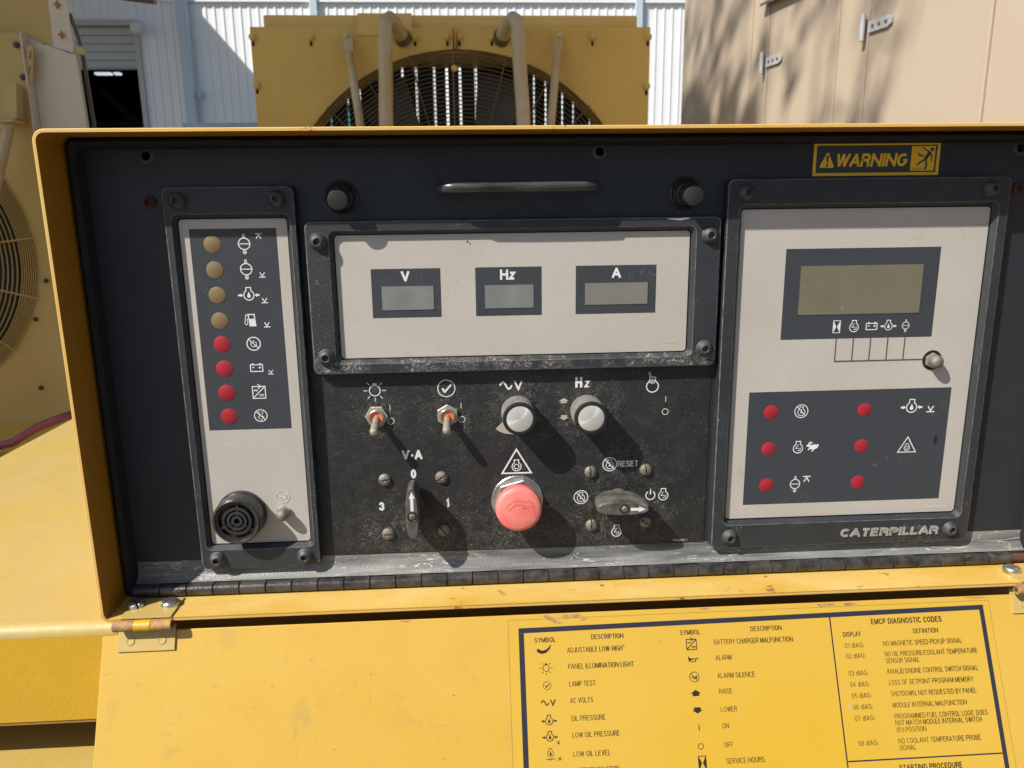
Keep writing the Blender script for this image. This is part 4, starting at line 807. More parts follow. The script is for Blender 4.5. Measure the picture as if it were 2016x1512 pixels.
# ---- engine module (right)
em = bezel('engine_module', (217.2,460.8,193.4,522.2), (230.8,449.0,219.2,498.3), 9, M['bezel']); em['label'] = 'large black bezel with beige plate, green display and six red lamps'
faceplate(em, (231.4,448.4,220.2,497.4))
inkrect(em, 272.0,408.2,386.0,464.2,'display_surround'); lcd(em, 285.6,394.4,407.5,450.0,'lcdg'); inkrect(em, 247.0,432.2,233.6,339.4)
for x, z in ((267.7,320.9),(267.6,286.5),(267.6,252.2),(353.5,320.8),(353.4,286.6),(353.3,252.0)): lamp(em, x, z, 'red', 6.4)
WT = M['white']
sym(s_hour, 'hours_symbol', 321.4, 396.5, P_TOP, WT, em, 1.1); sym(s_engine, 'engine_symbol', 337.0, 395.7, P_TOP, WT, em, .95); sym(s_batt, 'battery_symbol', 352.8, 396.4, P_TOP, WT, em, 1.05)
sym(s_oil, 'oil_pressure_symbol', 368.0, 396.1, P_TOP, WT, em, .82); sym(s_cool, 'coolant_symbol', 383.6, 396.3, P_TOP, WT, em, .62, wave=False)
p = Print(P_TOP)
for xx, xe in ((321.9,321.9),(337.4,337.4),(352.9,352.9),(368.5,368.5),(384.0,384.0)): p.line([(xx,386.0),(xe,365.8)], .9)
p.line([(321.5,365.8),(402.6,365.8)], .9); p.done('connecting_lines', M['line'], em)
bh = mm(411.2, PLY, 364.7)
MB().lathe(bh, (0,-1,0), [(.0001,.0002),(.0085,.0002),(.0088,.0004),(.0090,.0001)], 28).build('button_recess', M['dark'], em, bh); cap_button(em, 411.2, 364.5, 1.12)
sym(s_engstop, 'engine_stop_symbol', 295.4, 321.0, P_TOP, WT, em, 1.15)
sym(s_engine, 'engine_symbol', 294.8, 286.2, P_TOP, WT, em, 1.05); sym(s_rabbit, 'running_rabbit_symbol', 308.4, 287.3, P_TOP, WT, em, 1.12)
sym(s_cool, 'coolant_symbol', 294.5, 252.3, P_TOP, WT, em, .88); sym(lambda p, s: s_mark(p, 0, 0, True, s), 'high_mark', 305.0, 256.8, P_TOP, WT, em, 1.3)
sym(s_oil, 'oil_pressure_symbol', 396.9, 321.8, P_TOP, WT, em, 1.15); sym(lambda p, s: s_mark(p, 0, 0, False, s), 'low_mark', 414.8, 319.8, P_TOP, WT, em, 1.35)
sym(s_tri, 'warning_triangle_symbol', 396.5, 285.6, P_TOP, WT, em, 1.05)
p = Print(P_TOP); p.poly([(422.6+1.6*cos(2*pi*i/14), 290.5+4.2*sin(2*pi*i/14)) for i in range(14)]); p.done('dark_mark', M['dark'], em)
text('9W2185 5', 420.2, 440.2, 223.7, 2.9, P_TOP, M['white'], em, slant=.15)
for x, z in ((232.7,511.0),(443.3,512.0),(234.2,205.0),(442.8,205.3)): socket_screw(em, x, z, -9, M['screw'])
# raised maker name: extruded letters on the bezel
text('CATERPILLAR', 338.2, 432.2, 200.9, 8.0, panel_plane(-9.95), M['nutl'], em, .27, 'raised_lettering', slant=.14, solid=.0011, gap=.06)
# ---- switch plate
spz = bx(-134.8, 213.0, -.6, -.05, 197.2, 366).build('switch_plate', M['switch'], cb)
p = Print(panel_plane(-.66)); p.line([(-134.5,197.6),(205,197.6),(209,198.6),(212,201),(212.6,205),(212.6,362)], .45); p.done('plate_edge', M['dark'], spz)
P_SW = panel_plane(-.75)
sym(s_light, 'lamp_symbol', -81.5, 349.0, P_SW, WT, spz, 1.12); sym(s_check, 'check_symbol', -20.0, 349.4, P_SW, WT, spz, 1.12)
sym(s_sinev, 'ac_volts_symbol', 38.0, 350.6, P_SW, WT, spz, 1.15)
text('H', 92.4, 98.6, 347.2, 9.3, P_SW, WT, spz, .225, gap=.12); text('Z', 100.4, 105.2, 347.2, 6.1, P_SW, WT, spz, .225, gap=.12)
sym(s_prime, 'priming_symbol', 160.8, 346.6, P_SW, WT, spz, 1.15)
text('V-A', -60.8, -43.0, 286.0, 8.4, P_SW, WT, spz, .225, gap=.12); text('0', -53.8, -49.0, 268.2, 8.4, P_SW, WT, spz, .225, gap=.12)
text('3', -83.2, -78.4, 238.8, 8.1, P_SW, WT, spz, .225, gap=.12); text('1', -23.9, -20.6, 240.2, 8.1, P_SW, WT, spz, .225, gap=.12)
sym(s_tri, 'warning_triangle_symbol', 40.2, 279.3, P_SW, WT, spz, 1.62)
sym(s_engstop, 'engine_stop_symbol', 124.0, 275.7, P_SW, WT, spz, 1.2); text('RESET', 131.0, 150.0, 273.0, 5.6, P_SW, WT, spz, .17, gap=.14)
sym(s_engstop, 'engine_stop_symbol', 98.2, 245.3, P_SW, WT, spz, 1.2); sym(s_power, 'power_symbol', 161.8, 245.2, P_SW, WT, spz, 1.65); sym(s_engine, 'engine_symbol', 173.7, 244.2, P_SW, WT, spz, 1.05)
sym(s_engine, 'engine_symbol', 131.3, 210.2, P_SW, WT, spz, 1.05)
for x, z in ((-69.2,333.6),(-7.7,333.8),(173.0,334.8)): p = Print(P_SW); p.line([(x, z+2.6), (x, z-2.6)], .6); p.done('on_mark', M['offwhite'], spz)
for x, z in ((-68.9,321.3),(-7.3,321.2),(172.9,323.2)): p = Print(P_SW); p.arc(x, z, 2.7, .6); p.done('off_mark', M['offwhite'], spz)
sym(s_up, 'raise_mark', 82.3, 335.6, P_SW, M['tan'], spz, .85); sym(s_dn, 'lower_mark', 82.6, 320.4, P_SW, M['tan'], spz, .85)
p = Print(P_SW); p.poly([(22.0,311.8),(29.4,319.0),(33,312),(40,306.0),(30.5,307.2),(26,308.8)]); p.done('adjust_mark', M['tan'], spz)
text('7W9800 1', 183.7, 197.4, 198.8, 2.3, P_SW, M['offwhite'], spz)
# slotted screws
def slot_screw(x, z, ang, parent, y=-.6, r=5.6, first=None):
    c = mm(x, y, z); bm = bmesh.new(); mb = MB()
    prof = [(r,0),(r,1.2)] + [(r*cos(radians(a)), 1.2+2.6*sin(radians(a))) for a in (18,36,54,72)] + [(0,3.8)]
    mb.lathe((0,0,0), (0,-1,0), [(q[0]/1000, q[1]/1000) for q in prof], 28)
    me = bpy.data.meshes.new('screw_head'); me.from_pydata(mb.v, [], mb.f)
    tot = bmesh.new()
    for s_ in (-1, 1):
        b2 = bmesh.new(); b2.from_mesh(me); bmesh.ops.remove_doubles(b2, verts=b2.verts, dist=1e-6)
        rs = bmesh.ops.bisect_plane(b2, geom=b2.verts[:]+b2.edges[:]+b2.faces[:], plane_co=(s_*.0006,0,0), plane_no=(s_,0,0), clear_inner=True)
        ed = [e_ for e_ in rs['geom_cut'] if isinstance(e_, bmesh.types.BMEdge)]; bmesh.ops.holes_fill(b2, edges=ed)
        try: bmesh.ops.contextual_create(b2, geom=ed)
        except Exception: pass
        t2 = bpy.data.meshes.new('t'); b2.to_mesh(t2); tot.from_mesh(t2); b2.free(); bpy.data.meshes.remove(t2)
    d2 = MB().lathe((0,0,0), (0,-1,0), [(r*.98/1000,.0013),(0,.0013)], 24); t2 = bpy.data.meshes.new('t'); t2.from_pydata(d2.v, [], d2.f); tot.from_mesh(t2)
    bmesh.ops.recalc_face_normals(tot, faces=tot.faces); tot.to_mesh(me); tot.free()
    for pl_ in me.polygons: pl_.use_smooth = len(pl_.vertices) <= 4
    me.materials.append(M['slot']); return me
ssm = slot_screw(0, 0, 0, None)
def put_slot(name, x, y, z, parent, ang, sc=1, rot=None):
    o = bpy.data.objects.new(name, ssm); link(o, parent, mm(x, y, z)); o.rotation_euler = rot if rot else (0, radians(ang), 0); o.scale = (sc,)*3; return o
for x, z, a in ((-76.8,268.0,80),(-26.8,268.6,55),(-76.2,216.6,88),(-26.3,218.2,-40),(106.6,269.2,-2),(156.8,269.6,-8),(108.0,218.0,0),(157.6,219.6,-55)): put_slot('mounting_screw', x, -.6, z, cb, a)
# toggles
def toggle(x, z, rot):
    c = mm(x, -.6, z); mb = MB(); R6 = .0100
    hexa = lambda y, k=1: [c+Vector((R6*k*cos(rot+pi/3*i), -y, R6*k*sin(rot+pi/3*i))) for i in range(6)]
    mb.loft([hexa(0), hexa(.0022), hexa(.0026, .95)], False, True); t = mb.build('toggle_switch', M['nut'], cb, c, sharp=20)
    MB().lathe(c, (0,-1,0), [(.0066,.002),(.0066,.0050),(.0060,.0056),(.0052,.0056),(.0050,.0040)], 28).build('bushing', M['zinc'], t)
    MB().lathe(c, (0,-1,0), [(.0051,.0047),(.0036,.0044),(0,.0036)], 24).build('orange_seat', M['orange'], t)
    dv = Vector((-.03, -.90, -.43)).normalized(); b = c + Vector((0,-.003,0))
    MB().tube([b, b+dv*.005, b+dv*.011, b+dv*.0170, b+dv*.0205, b+dv*.0217, b+dv*.0222], [.0022,.0026,.0032,.0036,.0035,.0024,.0009], 16).build('lever', M['lever'], t)
toggle(-80.9, 326.2, 0.0); toggle(-19.7, 325.4, pi/6)
# knobs
def knob(x, z):
    c = mm(x, -.6, z); R = .0142
    k = MB().lathe(c, (0,-1,0), [(R*.99,.0008),(R,.0016),(R,.0235),(R*.985,.0245)], 120, fac=lambda i: 1+.022*((i % 2)), smooth=False).build('control_knob', M['knurl'], cb, c)
    MB().lathe(c, (0,-1,0), [(R*1.0,.0243),(R*1.015,.0255),(R*.985,.0268),(R*.92,.0272),(.0114,.0270),(.0112,.0263)], 48).build('front_ring', M['blackring'], k)
    MB().lathe(c, (0,-1,0), [(.0113,.0265),(.0104,.0269),(.002,.0268),(0,.0268)], 48).build('metal_cap', M['brushed'], k)
knob(41.6, 327.4); knob(102.4, 326.4)
# emergency stop
ec_ = mm(40.4, -.6, 245.0)
es = MB().lathe(ec_, (0,-1,0), [(.0232,0),(.0232,.0014),(.0225,.0020),(.0150,.0020)], 40).build('emergency_stop', M['zinc'], cb, ec_)
mb = MB(); mb.loft([[ec_+Vector((.0215*k*cos(.26+pi/3*i), -y, .0215*k*sin(.26+pi/3*i))) for i in range(6)] for y, k in ((.002,1),(.006,1),(.0068,.94))], False, True); mb.build('lock_nut', M['zinc'], es, sharp=20)
MB().lathe(ec_, (0,-1,0), [(.0140,.0065),(.0140,.0145),(.0185,.0150),(.0200,.0160),(.0203,.0180),(.0203,.0215)], 120, fac=lambda i: 1+.009*(i % 2)).build('red_skirt', M['estop'], es)
MB().lathe(ec_, (0,-1,0), [(.0203,.0215),(.0200,.0235),(.0188,.0248),(.016,.0256),(.010,.0262),(.004,.0265),(0,.0265)], 48).build('red_cap', M['estop'], es)
p = Print(lambda u, v, o: Vector((ec_.x+u/1000, ec_.y-.0265+.0011*((u*u+v*v)/256)-.00022-o/1000, ec_.z+v/1000)))
A_ = [(13.0*cos(radians(a)), -5+14.0*sin(radians(a))) for a in range(150, 54, -8)]; B_ = [(9.6*cos(radians(a)), -5+10.2*sin(radians(a))) for a in range(62, 152, 8)]
p.line(A_ + [(9.4,8.4),(13.6,2.2),(3.2,2.0),(4.6,4.0)] + B_[1:], .42, True); p.done('turn_arrow', M['estopmark'], es)
# selector switches
def selector(x, z, L0, L1, ang, wide=7.2, hm='handle'):
    """handle from -L0 (tail) to +L1 (pointer); ang = pointer direction"""
    c = mm(x, -.6, z); ca, sa = cos(radians(ang)), sin(radians(ang))
    def Q(u, v, y): return c + Vector(((u*ca - v*sa)/1000, -y/1000, (u*sa + v*ca)/1000))
    def outline(L0_, L1_, w, y):
        pts = []
        for t in range(0, 32):
            a = 2*pi*(t+.5)/32; uu = cos(a); vv = sin(a)
            u = (L1_ if uu > 0 else L0_)*(abs(uu)**.5)*(1 if uu > 0 else -1)
            taper = 1 - .38*max(0, u/L1_)**1.5 - .12*max(0, -u/L0_)**2
            v = w*(abs(vv)**.55)*(1 if vv > 0 else -1)*taper
            pts.append(Q(u, v, y))
        return pts
    base = MB().lathe(c, (0,-1,0), [(.0085,0),(.0085,.0045),(.0078,.0055),(0,.0055)], 32).build('selector_switch', M[hm], cb, c)
    mb = MB(); mb.loft([outline(L0*.80,L1*.80,wide*1.0,4), outline(L0*.97,L1*.97,wide*.98,9), outline(L0,L1,wide*.92,18), outline(L0,L1,wide*.84,25), outline(L0*.98,L1*.98,wide*.76,28), outline(L0*.93,L1*.93,wide*.62,29.4)], True, True, smooth=True)
    h = mb.build('selector_handle', M[hm], base, sharp=24)
    rc = Q(0, 0, 29.4)
    MB().lathe(rc, (0,-1,0), [(.0036,.0002),(.0042,.0006),(.0046,.0004),(.0048,-.0004)], 24).build('screw_recess', M['plastic'], base)
    MB().lathe(rc, (0,-1,0), [(.0001,.00012),(.0037,.00012)], 24).build('recess_floor', M['dark'], base)
    o = bpy.data.objects.new('handle_screw', ssm); link(o, base, rc + Vector((0, .0004, 0))); o.scale = (.52,.45,.52); o.rotation_euler = (0, radians(-12 if ang == 90 else 40), 0)
    p = Print(lambda u, v, o_: Q(u, v, 29.55+o_)); e = L1*.84
    p.poly([(5.0,-1.3),(e-6.0,-1.3),(e-6.0,-2.6),(e,0),(e-6.0,2.6),(e-6.0,1.3),(5.0,1.3)]); p.done('pointer_arrow', M['white'], base)
selector(-51.6, 243.9, 21, 27, 90, 7.3); selector(132.4, 244.2, 24, 22, -2, 8.2, 'handle2')
p = Print(P_SW); p.rect(-52,217.2,-47.6,219.4); p.done('position_mark', M['white'], spz)
# panel lamps
def panel_lamp(x, z, tx):
    c = mm(x, 0, z); o = MB().lathe(c, (0,-1,0), [(.0135,0),(.0135,.0012),(.0122,.0024),(.0118,.0024),(.0114,.0012),(.0108,.0030),(.0096,.0042)], 36).build('panel_light', M['plastic'], cb, c)
    d = Vector((tx, -1, -.12)).normalized(); MB().lathe(c+Vector((0,-.002,0)), d, [(.0098,0),(.0095,.006),(.0088,.0065),(.0084,.0075),(.0082,.0205),(.0078,.0217),(.0070,.0221),(0,.0222)], 32).build('light_hood', M['plastic'], o)
panel_lamp(-100.2, 511.3, .02); panel_lamp(183.6, 511.4, .05)
# pull handle
hp = [(-19,1),(-19,-12),(-18.2,-18),(-14,-23),(-8,-24.7),(20,-25),(70,-25),(96,-24.7),(101.5,-23),(105.4,-18),(106,-12),(106,1)]
o = MB().tube([mm(x, y, 517.4) for x, y in hp], .0042, 14).build('pull_handle', M['blacksteel'], cb)
# rusty screws on the face
socket_screw(cb, -252.8, 509.4, 0, M['rust'], 5.4, 3.2).name = 'rusty_screw'; socket_screw(cb, 472.2, 511.6, 0, M['rust'], 5.4, 3.2).name = 'rusty_screw.001'
# warning decal
wd = MB().add([mm(291.3,-.25,524.0),mm(400.3,-.25,524.0),mm(400.3,-.25,550.8),mm(291.3,-.25,550.8)], [(0,1,2,3)]).build('warning_decal', M['warny'], cb); wd['label'] = 'yellow and black warning sticker above the engine module'
PW_ = panel_plane(-.3); PW2 = panel_plane(-.5)
p = Print(PW_); p.rect(293.9,526.4,397.6,548.5); p.done('black_field', M['ink'], wd)
p = Print(PW2); p.rect(375.3,527.6,395.9,547.6); p.done('picture_field', M['warny'], wd)
p = Print(PW2); p.poly([(296.7,531.4),(298.2,530.6),(308.2,530.6),(309.4,531.4),(304.0,542.6),(302.6,542.6)]); p.done('alert_triangle', M['warny'], wd)
p = Print(panel_plane(-.7)); p.poly([(302.2,540.4),(304.4,540.4),(303.8,534.6),(302.9,534.6)]); p.disc(303.3,532.5,1.0,12)
p.done('exclamation_mark', M['ink'], wd)
text('WARNING', 310.2, 373.0, 531.3, 10.6, PW2, M['warny'], wd, .205, slant=.16, gap=.10)
text('7C0974', 376.4, 386.6, 528.3, 1.7, panel_plane(-.7), M['ink'], wd)
p = Print(panel_plane(-.7)); p.disc(393.0,544.8,1.5,12); p.line([(391.6,542.9),(388.6,538.6),(387.6,536.2)], 2.9); p.line([(391.4,542.6),(393.2,539.0),(393.0,535.0)], 1.1); p.line([(390.2,542.9),(387.4,544.4),(384.6,546.6)], 1.0)
p.line([(387.8,536.6),(384.2,535.0),(381.0,532.2)], 1.4); p.line([(388.0,536.4),(389.2,532.8),(388.4,528.4)], 1.4); p.poly([(379.8,543.4),(384.0,539.9),(384.2,541.3),(386.8,538.6),(382.6,539.6),(383.0,538.4)]); p.done('falling_figure', M['ink'], wd)
# ================================================================== DOOR hanging down, leaning out
def DP(u, v, o): return door_plane(u, v, o)
def dslab(name, u0, u1, v0, v1, o0, o1, mat, par, bevel=0, rc=None):
    V = [DP(u0,v0,o1),DP(u1,v0,o1),DP(u1,v1,o1),DP(u0,v1,o1),DP(u0,v0,o0),DP(u1,v0,o0),DP(u1,v1,o0),DP(u0,v1,o0)]
    return MB().add(V, [(0,3,2,1),(4,5,6,7),(0,1,5,4),(1,2,6,5),(2,3,7,6),(3,0,4,7)]).build(name, M[mat], par, bevel=bevel)
door = dslab('door', -315, 534, -3.2, 385, -2.2, 0, 'door', cb, .0008); door['label'] = 'yellow hanging door with printed symbol table'
dslab('door_return', -313, 532, 360, 384, -16, -2.4, 'door', door, .001); 
for u0, u1 in ((-313.5,-311.5),(530.5,532.5)): dslab('door_return', u0, u1, 3, 358, -14, -2.4, 'door', door)
dc = Print(lambda u, v, o: DP(u, v, .08)); dc.poly([(28.2,.8),(462.4,.8),(462.4,300),(28.2,300)]); dec = dc.done('instruction_decal', M['decaly'], cb); dec['label'] = 'glossy yellow sticker listing symbols and diagnostic codes'
DT = lambda u, v, o: DP(u, v, .20+o); T2 = lambda u, v, o: DP(u, v, .26+o)
K = M['decalk']
p = Print(DT); p.poly([(37.2,8.0),(456.2,4.6),(456.2,8.7),(37.2,12.2)]); p.done('table_border', K, dec)
p = Print(DT); p.poly([(37.2,12.3),(41.7,12.3),(41.7,292),(37.2,292)]); p.done('table_border', K, dec)
p = Print(DT); p.poly([(452.2,8.8),(456.2,8.8),(456.2,292),(452.2,292)]); p.done('table_border', K, dec)
p = Print(DT); p.poly([(37.2,292.1),(456.2,292.1),(456.2,296),(37.2,296)]); p.done('table_border', K, dec)
p = Print(DT); p.line([(314.2,9.2),(314.2,291.8)], 1.15); p.done('table_line', K, dec)
p = Print(DT); p.line([(315,128.3),(452,128.1)], 1.15); p.done('table_line', K, dec)
TB = M['decalt']
def dt(t, x0, x1, vb, cap=4.2, bold=.085): text(t, x0, x1, vb, cap, T2, TB, dec, bold, flip=-1, gap=.2)
def ds(fn, name, x, v, s=1, **k): sym(fn, name, x, v, T2, TB, dec, s, -1, **k)
dt('SYMBOL',50.7,69.0,20.4,4.0,.125); dt('DESCRIPTION',100.3,128.4,19.6,4.0,.125); dt('SYMBOL',178.6,196.7,19.3,4.0,.125); dt('DESCRIPTION',241.7,269.5,18.7,4.0,.125)
for t, x1, v in (('ADJUSTABLE LOW-HIGH',126.7,29.8),('PANEL ILLUMINATION LIGHT',135.8,43.2),('LAMP TEST',101.6,57.4),('AC VOLTS',98.7,70.8),('OIL PRESSURE',108.5,85.1),('LOW OIL PRESSURE',119.8,98.3),('LOW OIL LEVEL',111.0,113.2),('EMERGENCY STOP',117.4,126.0),('COOLANT TEMPERATURE',133,139)):
    dt(t, 78.4+v*.011, x1, v)
for t, x1, v in (('BATTERY CHARGER MALFUNCTION',278.1,28.5),('ALARM',222.2,41.5),('ALARM SILENCE',241.4,56.3),('RAISE',220.3,69.1),('LOWER',222.8,83.8),('ON',214.5,97.0),('OFF',216.6,112.0),('SERVICE HOURS',242.6,124.9),('LOW FUEL LEVEL',245,138)):
    dt(t, 207.8+v*.013, x1, v)
ds(s_swoosh,'adjust_symbol',58.6,26.6,1.25); ds(s_light,'lamp_symbol',59.8,41.6,.66); ds(s_check,'check_symbol',60.0,55.8,.5); ds(s_sinev,'ac_volts_symbol',61.5,69.6,.72)
ds(s_oil,'oil_pressure_symbol',60.4,84.2,.74); ds(s_oil,'oil_pressure_symbol',60.5,97.0,.74); ds(lambda p,s:s_mark(p,0,0,False,s),'low_mark',67.4,101.2,.62); ds(s_level,'oil_level_symbol',60.4,110.6,.78); ds(lambda p,s:s_mark(p,0,0,False,s),'low_mark',68.0,113.8,.62); ds(s_tri,'warning_triangle_symbol',60.6,128.5,.75)
ds(s_charger,'charger_symbol',188.0,27.4,.95); ds(s_horn,'horn_symbol',188.2,39.6,1.0,strike=False); ds(s_horn,'horn_symbol',188.2,54.4,.82); ds(s_up,'raise_mark',188.3,67.6,.9); ds(s_dn,'lower_mark',188.5,81.4,.9)
p = Print(T2); p.line([(188.6,93.0),(188.6,97.8)], .7); p.done('on_mark', TB, dec); p = Print(T2); p.arc(188.8,110.2,2.2,.5); p.done('off_mark', TB, dec); ds(s_hour,'hours_symbol',189.0,123.4,1.15)
dt('EMCP DIAGNOSTIC CODES',351.2,415.6,17.4,4.7,.15); dt('DISPLAY',324.4,340.5,26.9,4.1,.125); dt('DEFINITION',388.4,411.0,26.6,4.1,.125)
for i, v in enumerate((36.3,45.2,59.5,68.7,78.0,87.2,96.4,116.4)): dt('0%d dIAG:' % (i+1), 324.2+v*.015, 341.0+v*.02, v, 4.1)
for t, x1, v in (('NO MAGNETIC SPEED PICKUP SIGNAL',431.2,36.0),('NO OIL PRESSURE/COOLANT TEMPERATURE',443.7,44.9),('SENSOR SIGNAL',390.3,50.5),('INVALID ENGINE CONTROL SWITCH SIGNAL',441.8,59.4),('LOSS OF SETPOINT PROGRAM MEMORY',436.0,68.6),('SHUTDOWN, NOT REQUESTED BY PANEL',437.2,77.9),('MODULE INTERNAL MALFUNCTION',426.8,87.2),
    ('PROGRAMMED FUEL CONTROL LOGIC DOES',444.1,96.3),('NOT MATCH MODULE INTERNAL SWITCH',437.6,101.6),('(R1) POSITION',387.5,107.2),('NO COOLANT TEMPERATURE PROBE',434.5,116.2),('SIGNAL',376.1,121.6)): dt(t, 358.7+v*.023, x1, v, 4.1)
dt('STARTING PROCEDURE',359.0,414.6,137.6,4.6,.15)
for pts in ([(59,-1.5),(63,-2.5),(68,.5),(72,3.4),(76,5.0),(74,6.2),(68,4.4),(63,1.6)],[(77,-1.8),(84,-2.2),(92,-1.6),(95,.6),(88,1.6),(83,1.0),(79,2.6),(76,.2)],[(92,2.0),(97,1.6),(96,3.6),(92,3.9)],[(304,-1.9),(312,-2.2),(321,-1.8),(319,.2),(311,-.2),(306,1.2)],[(328,-1.6),(334,-2.0),(341,-1.4),(336,.6),(330,.4)],[(-66,-2.4),(-60,-2.6),(-55,-2.2),(-60,-.9)],[(196,-2.3),(207,-2.4),(203,-.8)],[(440,-2.2),(455,-2.4),(462,-1.4),(449,-.9)]):
    p = Print(lambda u, v, o: DP(u, v, .12+o)); p.poly(pts); p.done('paint_chip', M['rustpaint'], door)
for k_, pts in enumerate(([(28.2,.8),(462.4,.8),(462.4,1.2),(28.2,1.2)],[(28.2,1.3),(28.6,1.3),(28.6,300),(28.2,300)],[(462.0,1.3),(462.4,1.3),(462.4,300),(462.0,300)])):
    p = Print(lambda u, v, o: DP(u, v, .14+o)); p.poly(pts); p.done('film_edge', M['gap'], dec)
for (u, v, r_) in ((-251,118,.9),(-120,98,.8),(-20,60,1.0),(-187,62,.7),(-90,40,.8),(-30,110,.9),(-150,140,.8),(128,25.6,1.5),(160,24,1.2)):
    p = Print(lambda u, v, o: DP(u, v, .3+o)); p.poly([(u+r_*(1+.4*sin(3*i))*cos(2*pi*i/7), v+r_*.7*sin(2*pi*i/7)) for i in range(7)]); p.done('dirt_speck', M['rustpaint'], door)
# door hinges
def door_hinge(x0, x1):
    r_ = .0046; yc, zc = -51.5, 164.2
    leaf = dslab('door_hinge', x0, x1, -8.2, 13.4, .3, 1.8, 'deck', cb, .0004)
    w_ = (x1-x0)
    for k, (a, b) in enumerate(((0,.345),(.355,.645),(.655,1))):
        MB().lathe(mm(x0+w_*a, yc, zc), (1,0,0), [(.0001,0),(r_,0),(r_,w_*(b-a)/1000),(.0001,w_*(b-a)/1000)], 18).build('knuckle', M['rustpaint'] if k != 1 else M['yellow'], leaf)
    MB().tube([mm(x0-.8, yc, zc), mm(x1+1.5, yc, zc)], .0019, 8).build('hinge_pin', M['rust'], leaf)
    bx(x0+5, x1-.4, -50.5, -18, 169.9, 171.2).build('upper_leaf', M['deck'], leaf, bevel=.0003)
    for xx in (x0+10.5, x1-11):
        q = DP(xx, 4.8, 1.9); n_ = Vector((0,-cos(TH),sin(TH))); MB().lathe(q, n_, [(.0036,0),(.0036,.0004),(.0030,.0006),(.0026,.0002),(.0012,.0001),(0,.0001)], 20).build('rivet', M['deck'], leaf)
    for xx in (x0+10.2, x1-8.5): put_slot('sill_screw', xx, -30, 171.3, leaf, 0, 1.35, rot=(radians(-90), 0, radians(35 if xx < x0+20 else -40))).data = ssz
ssz = ssm.copy(); ssz.materials.clear(); ssz.materials.append(M['zinc'])
door_hinge(-301.5, -254.0); door_hinge(482.4, 530.0)
# ================================================================== TREE that shades the radiator (outside the frame, up to the left)
def tree(loc, height, clumps, label):
    t = empty('shade_tree', loc, label, 'tree'); L = Vector(loc)
    MB().tube([L, L+Vector((.1,.0,height*.35)), L+Vector((.35,.1,height*.62)), L+Vector((.9,.2,height*.8))], [.24,.19,.13,.07], 10).build('trunk', M['bark'], t)
    lm = MB(); lf = MB()
    for (c, rad, n, dens) in clumps:
        c = Vector(c); s_ = L+Vector((.35,.1,height*.6)); lm.tube([s_, (s_+c)/2+Vector((0,0,.4)), c], [.08,.05,.02], 6)
        for _ in range(n):
            while True:
                q = Vector((random.uniform(-1,1),random.uniform(-1,1),random.uniform(-1,1)))
                if q.length < 1: break
            q = Vector((q.x*rad[0], q.y*rad[1], q.z*rad[2])) + c
            for _k in range(dens):
                a = q + Vector((random.gauss(0,.09),random.gauss(0,.09),random.gauss(0,.12))); d = Vector((random.gauss(0,1),random.gauss(0,1),random.gauss(-.4,1))).normalized(); e = d.orthogonal().normalized(); sz = random.uniform(.05,.09)
                lf.add([a-d*sz*1.5, a+e*sz*.6, a+d*sz*1.5, a-e*sz*.6], [(0,1,2,3)])
    lm.build('limbs', M['bark'], t); lf.build('crown', M['leaf'], t); return t
def at_sun(p, k): p = Vector(p); return tuple(p + SUNV*k)
cl = [(at_sun((-.12,2.55,1.95), 2.6), (1.0,.6,.75), 800, 5),
      (at_sun((-2.5,3.4,1.75), 2.2), (.85,.7,1.0), 800, 5),
      (at_sun((-2.3,3.3,.9), 2.4), (.9,.7,.8), 700, 5)]
tr = tree((-6.6, .6, 0), 7.5, cl, 'leafy shade tree standing left of the yard outside the photograph')
hang = MB(); tw = MB()
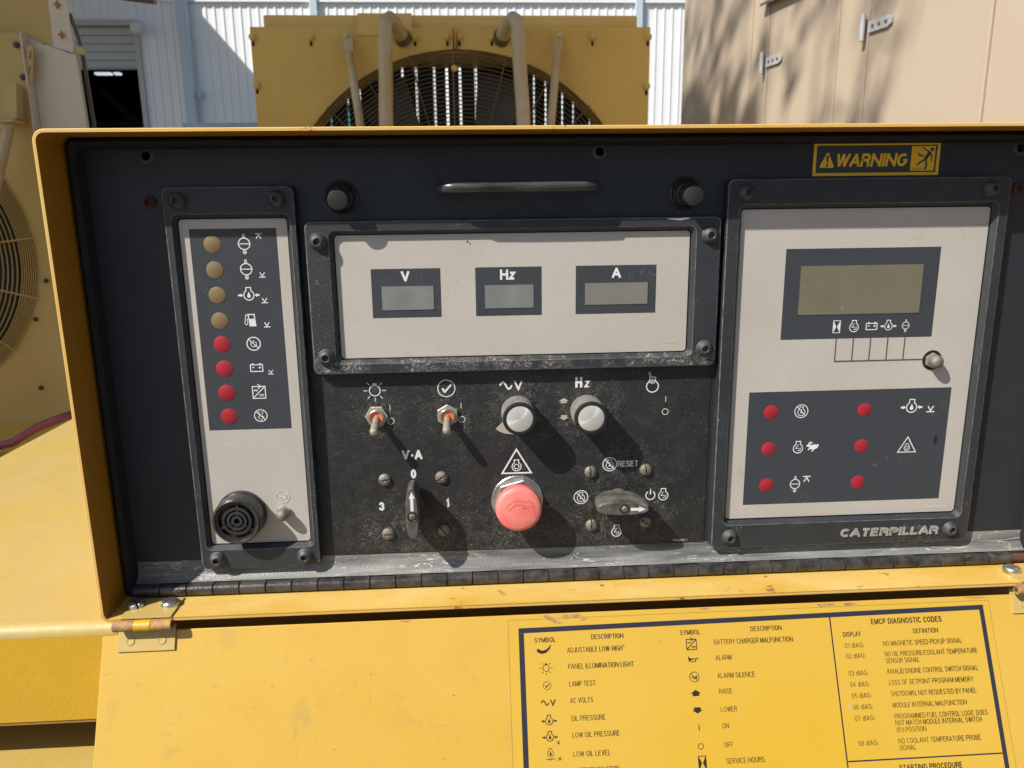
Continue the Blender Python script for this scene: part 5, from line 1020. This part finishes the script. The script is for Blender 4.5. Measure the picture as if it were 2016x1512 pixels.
for s_, k_, n_ in ((1.33,3.0,95),(1.22,2.7,95),(1.08,3.1,80),(.99,2.6,60),(.86,2.9,80),(.77,3.2,50),(.60,2.6,48),(.50,3.0,62),(.34,2.7,55),(.20,3.1,42),(.13,2.8,42),(-.02,2.9,62),(-.09,3.2,48),(-.20,2.8,26)):
    top = None; d_ = SUNV*k_
    for i in range(int(n_*.6)):
        t = random.uniform(-.75, .75); a = EN(s_-.20*t+.03*sin(5*t+s_*9), 2.25+t) + d_ + Vector((random.gauss(0,.032), random.gauss(0,.032), 0))
        d = Vector((random.gauss(0,.5),random.gauss(0,.5),-1)).normalized(); e = d.orthogonal().normalized(); sz = random.uniform(.035,.06)
        hang.add([a-d*sz*1.7, a+e*sz*.55, a+d*sz*1.7, a-e*sz*.55], [(0,1,2,3)])
    tw.tube([EN(s_-.20*t+.03*sin(5*t+s_*9), 2.25+t) + d_ for t in (-.7,-.3,.1,.5,.9)], .005, 4)
hang.build('hanging_leaves', M['leaf'], tr); tw.build('twigs', M['bark'], tr)
def added_back_tree(x, y, h, r_, label):  # unseen trees added to break up the door decal's reflection and dim the fill
    c = (x, y, h*.66); cl = [((x+random.uniform(-1,1)*r_*.6, y+random.uniform(-.6,.6)*r_, h*.62+random.uniform(-1,1)*h*.2), (r_*.6, r_*.6, h*.22), 260, 2) for _ in range(6)]
    t = empty('reflection_tree', (x,y,0), label, 'tree', 'unseen trees added behind the photographer for reflections'); L = Vector((x,y,0))
    MB().tube([L, L+Vector((.1,0,h*.3)), L+Vector((0,.1,h*.6))], [.2,.15,.08], 8).build('trunk', M['bark'], t); lf = MB()
    for c, rad, n, dens in cl:
        for _ in range(n):
            a = Vector((random.gauss(0,.5)*rad[0], random.gauss(0,.5)*rad[1], random.gauss(0,.5)*rad[2])) + Vector(c); d = Vector((random.gauss(0,1),random.gauss(0,1),random.gauss(0,1))).normalized(); e = d.orthogonal().normalized(); sz = random.uniform(.15,.28)
            lf.add([a-d*sz, a+e*sz*.6, a+d*sz, a-e*sz*.6], [(0,1,2,3)])
    lf.build('crown', M['leaf'], t)
added_back_tree(-1.2, -13, 4.6, 1.9, 'round leafy tree added straight behind the photographer for its reflection'); added_back_tree(5.2, -14, 5.4, 2.2, 'taller leafy tree added behind and right of the photographer for its reflection'); added_back_tree(-9.5, -16, 3.6, 1.7, 'low leafy tree added behind and far left of the photographer for its reflection')
# names of parts that stay unlabelled keep their plain kind
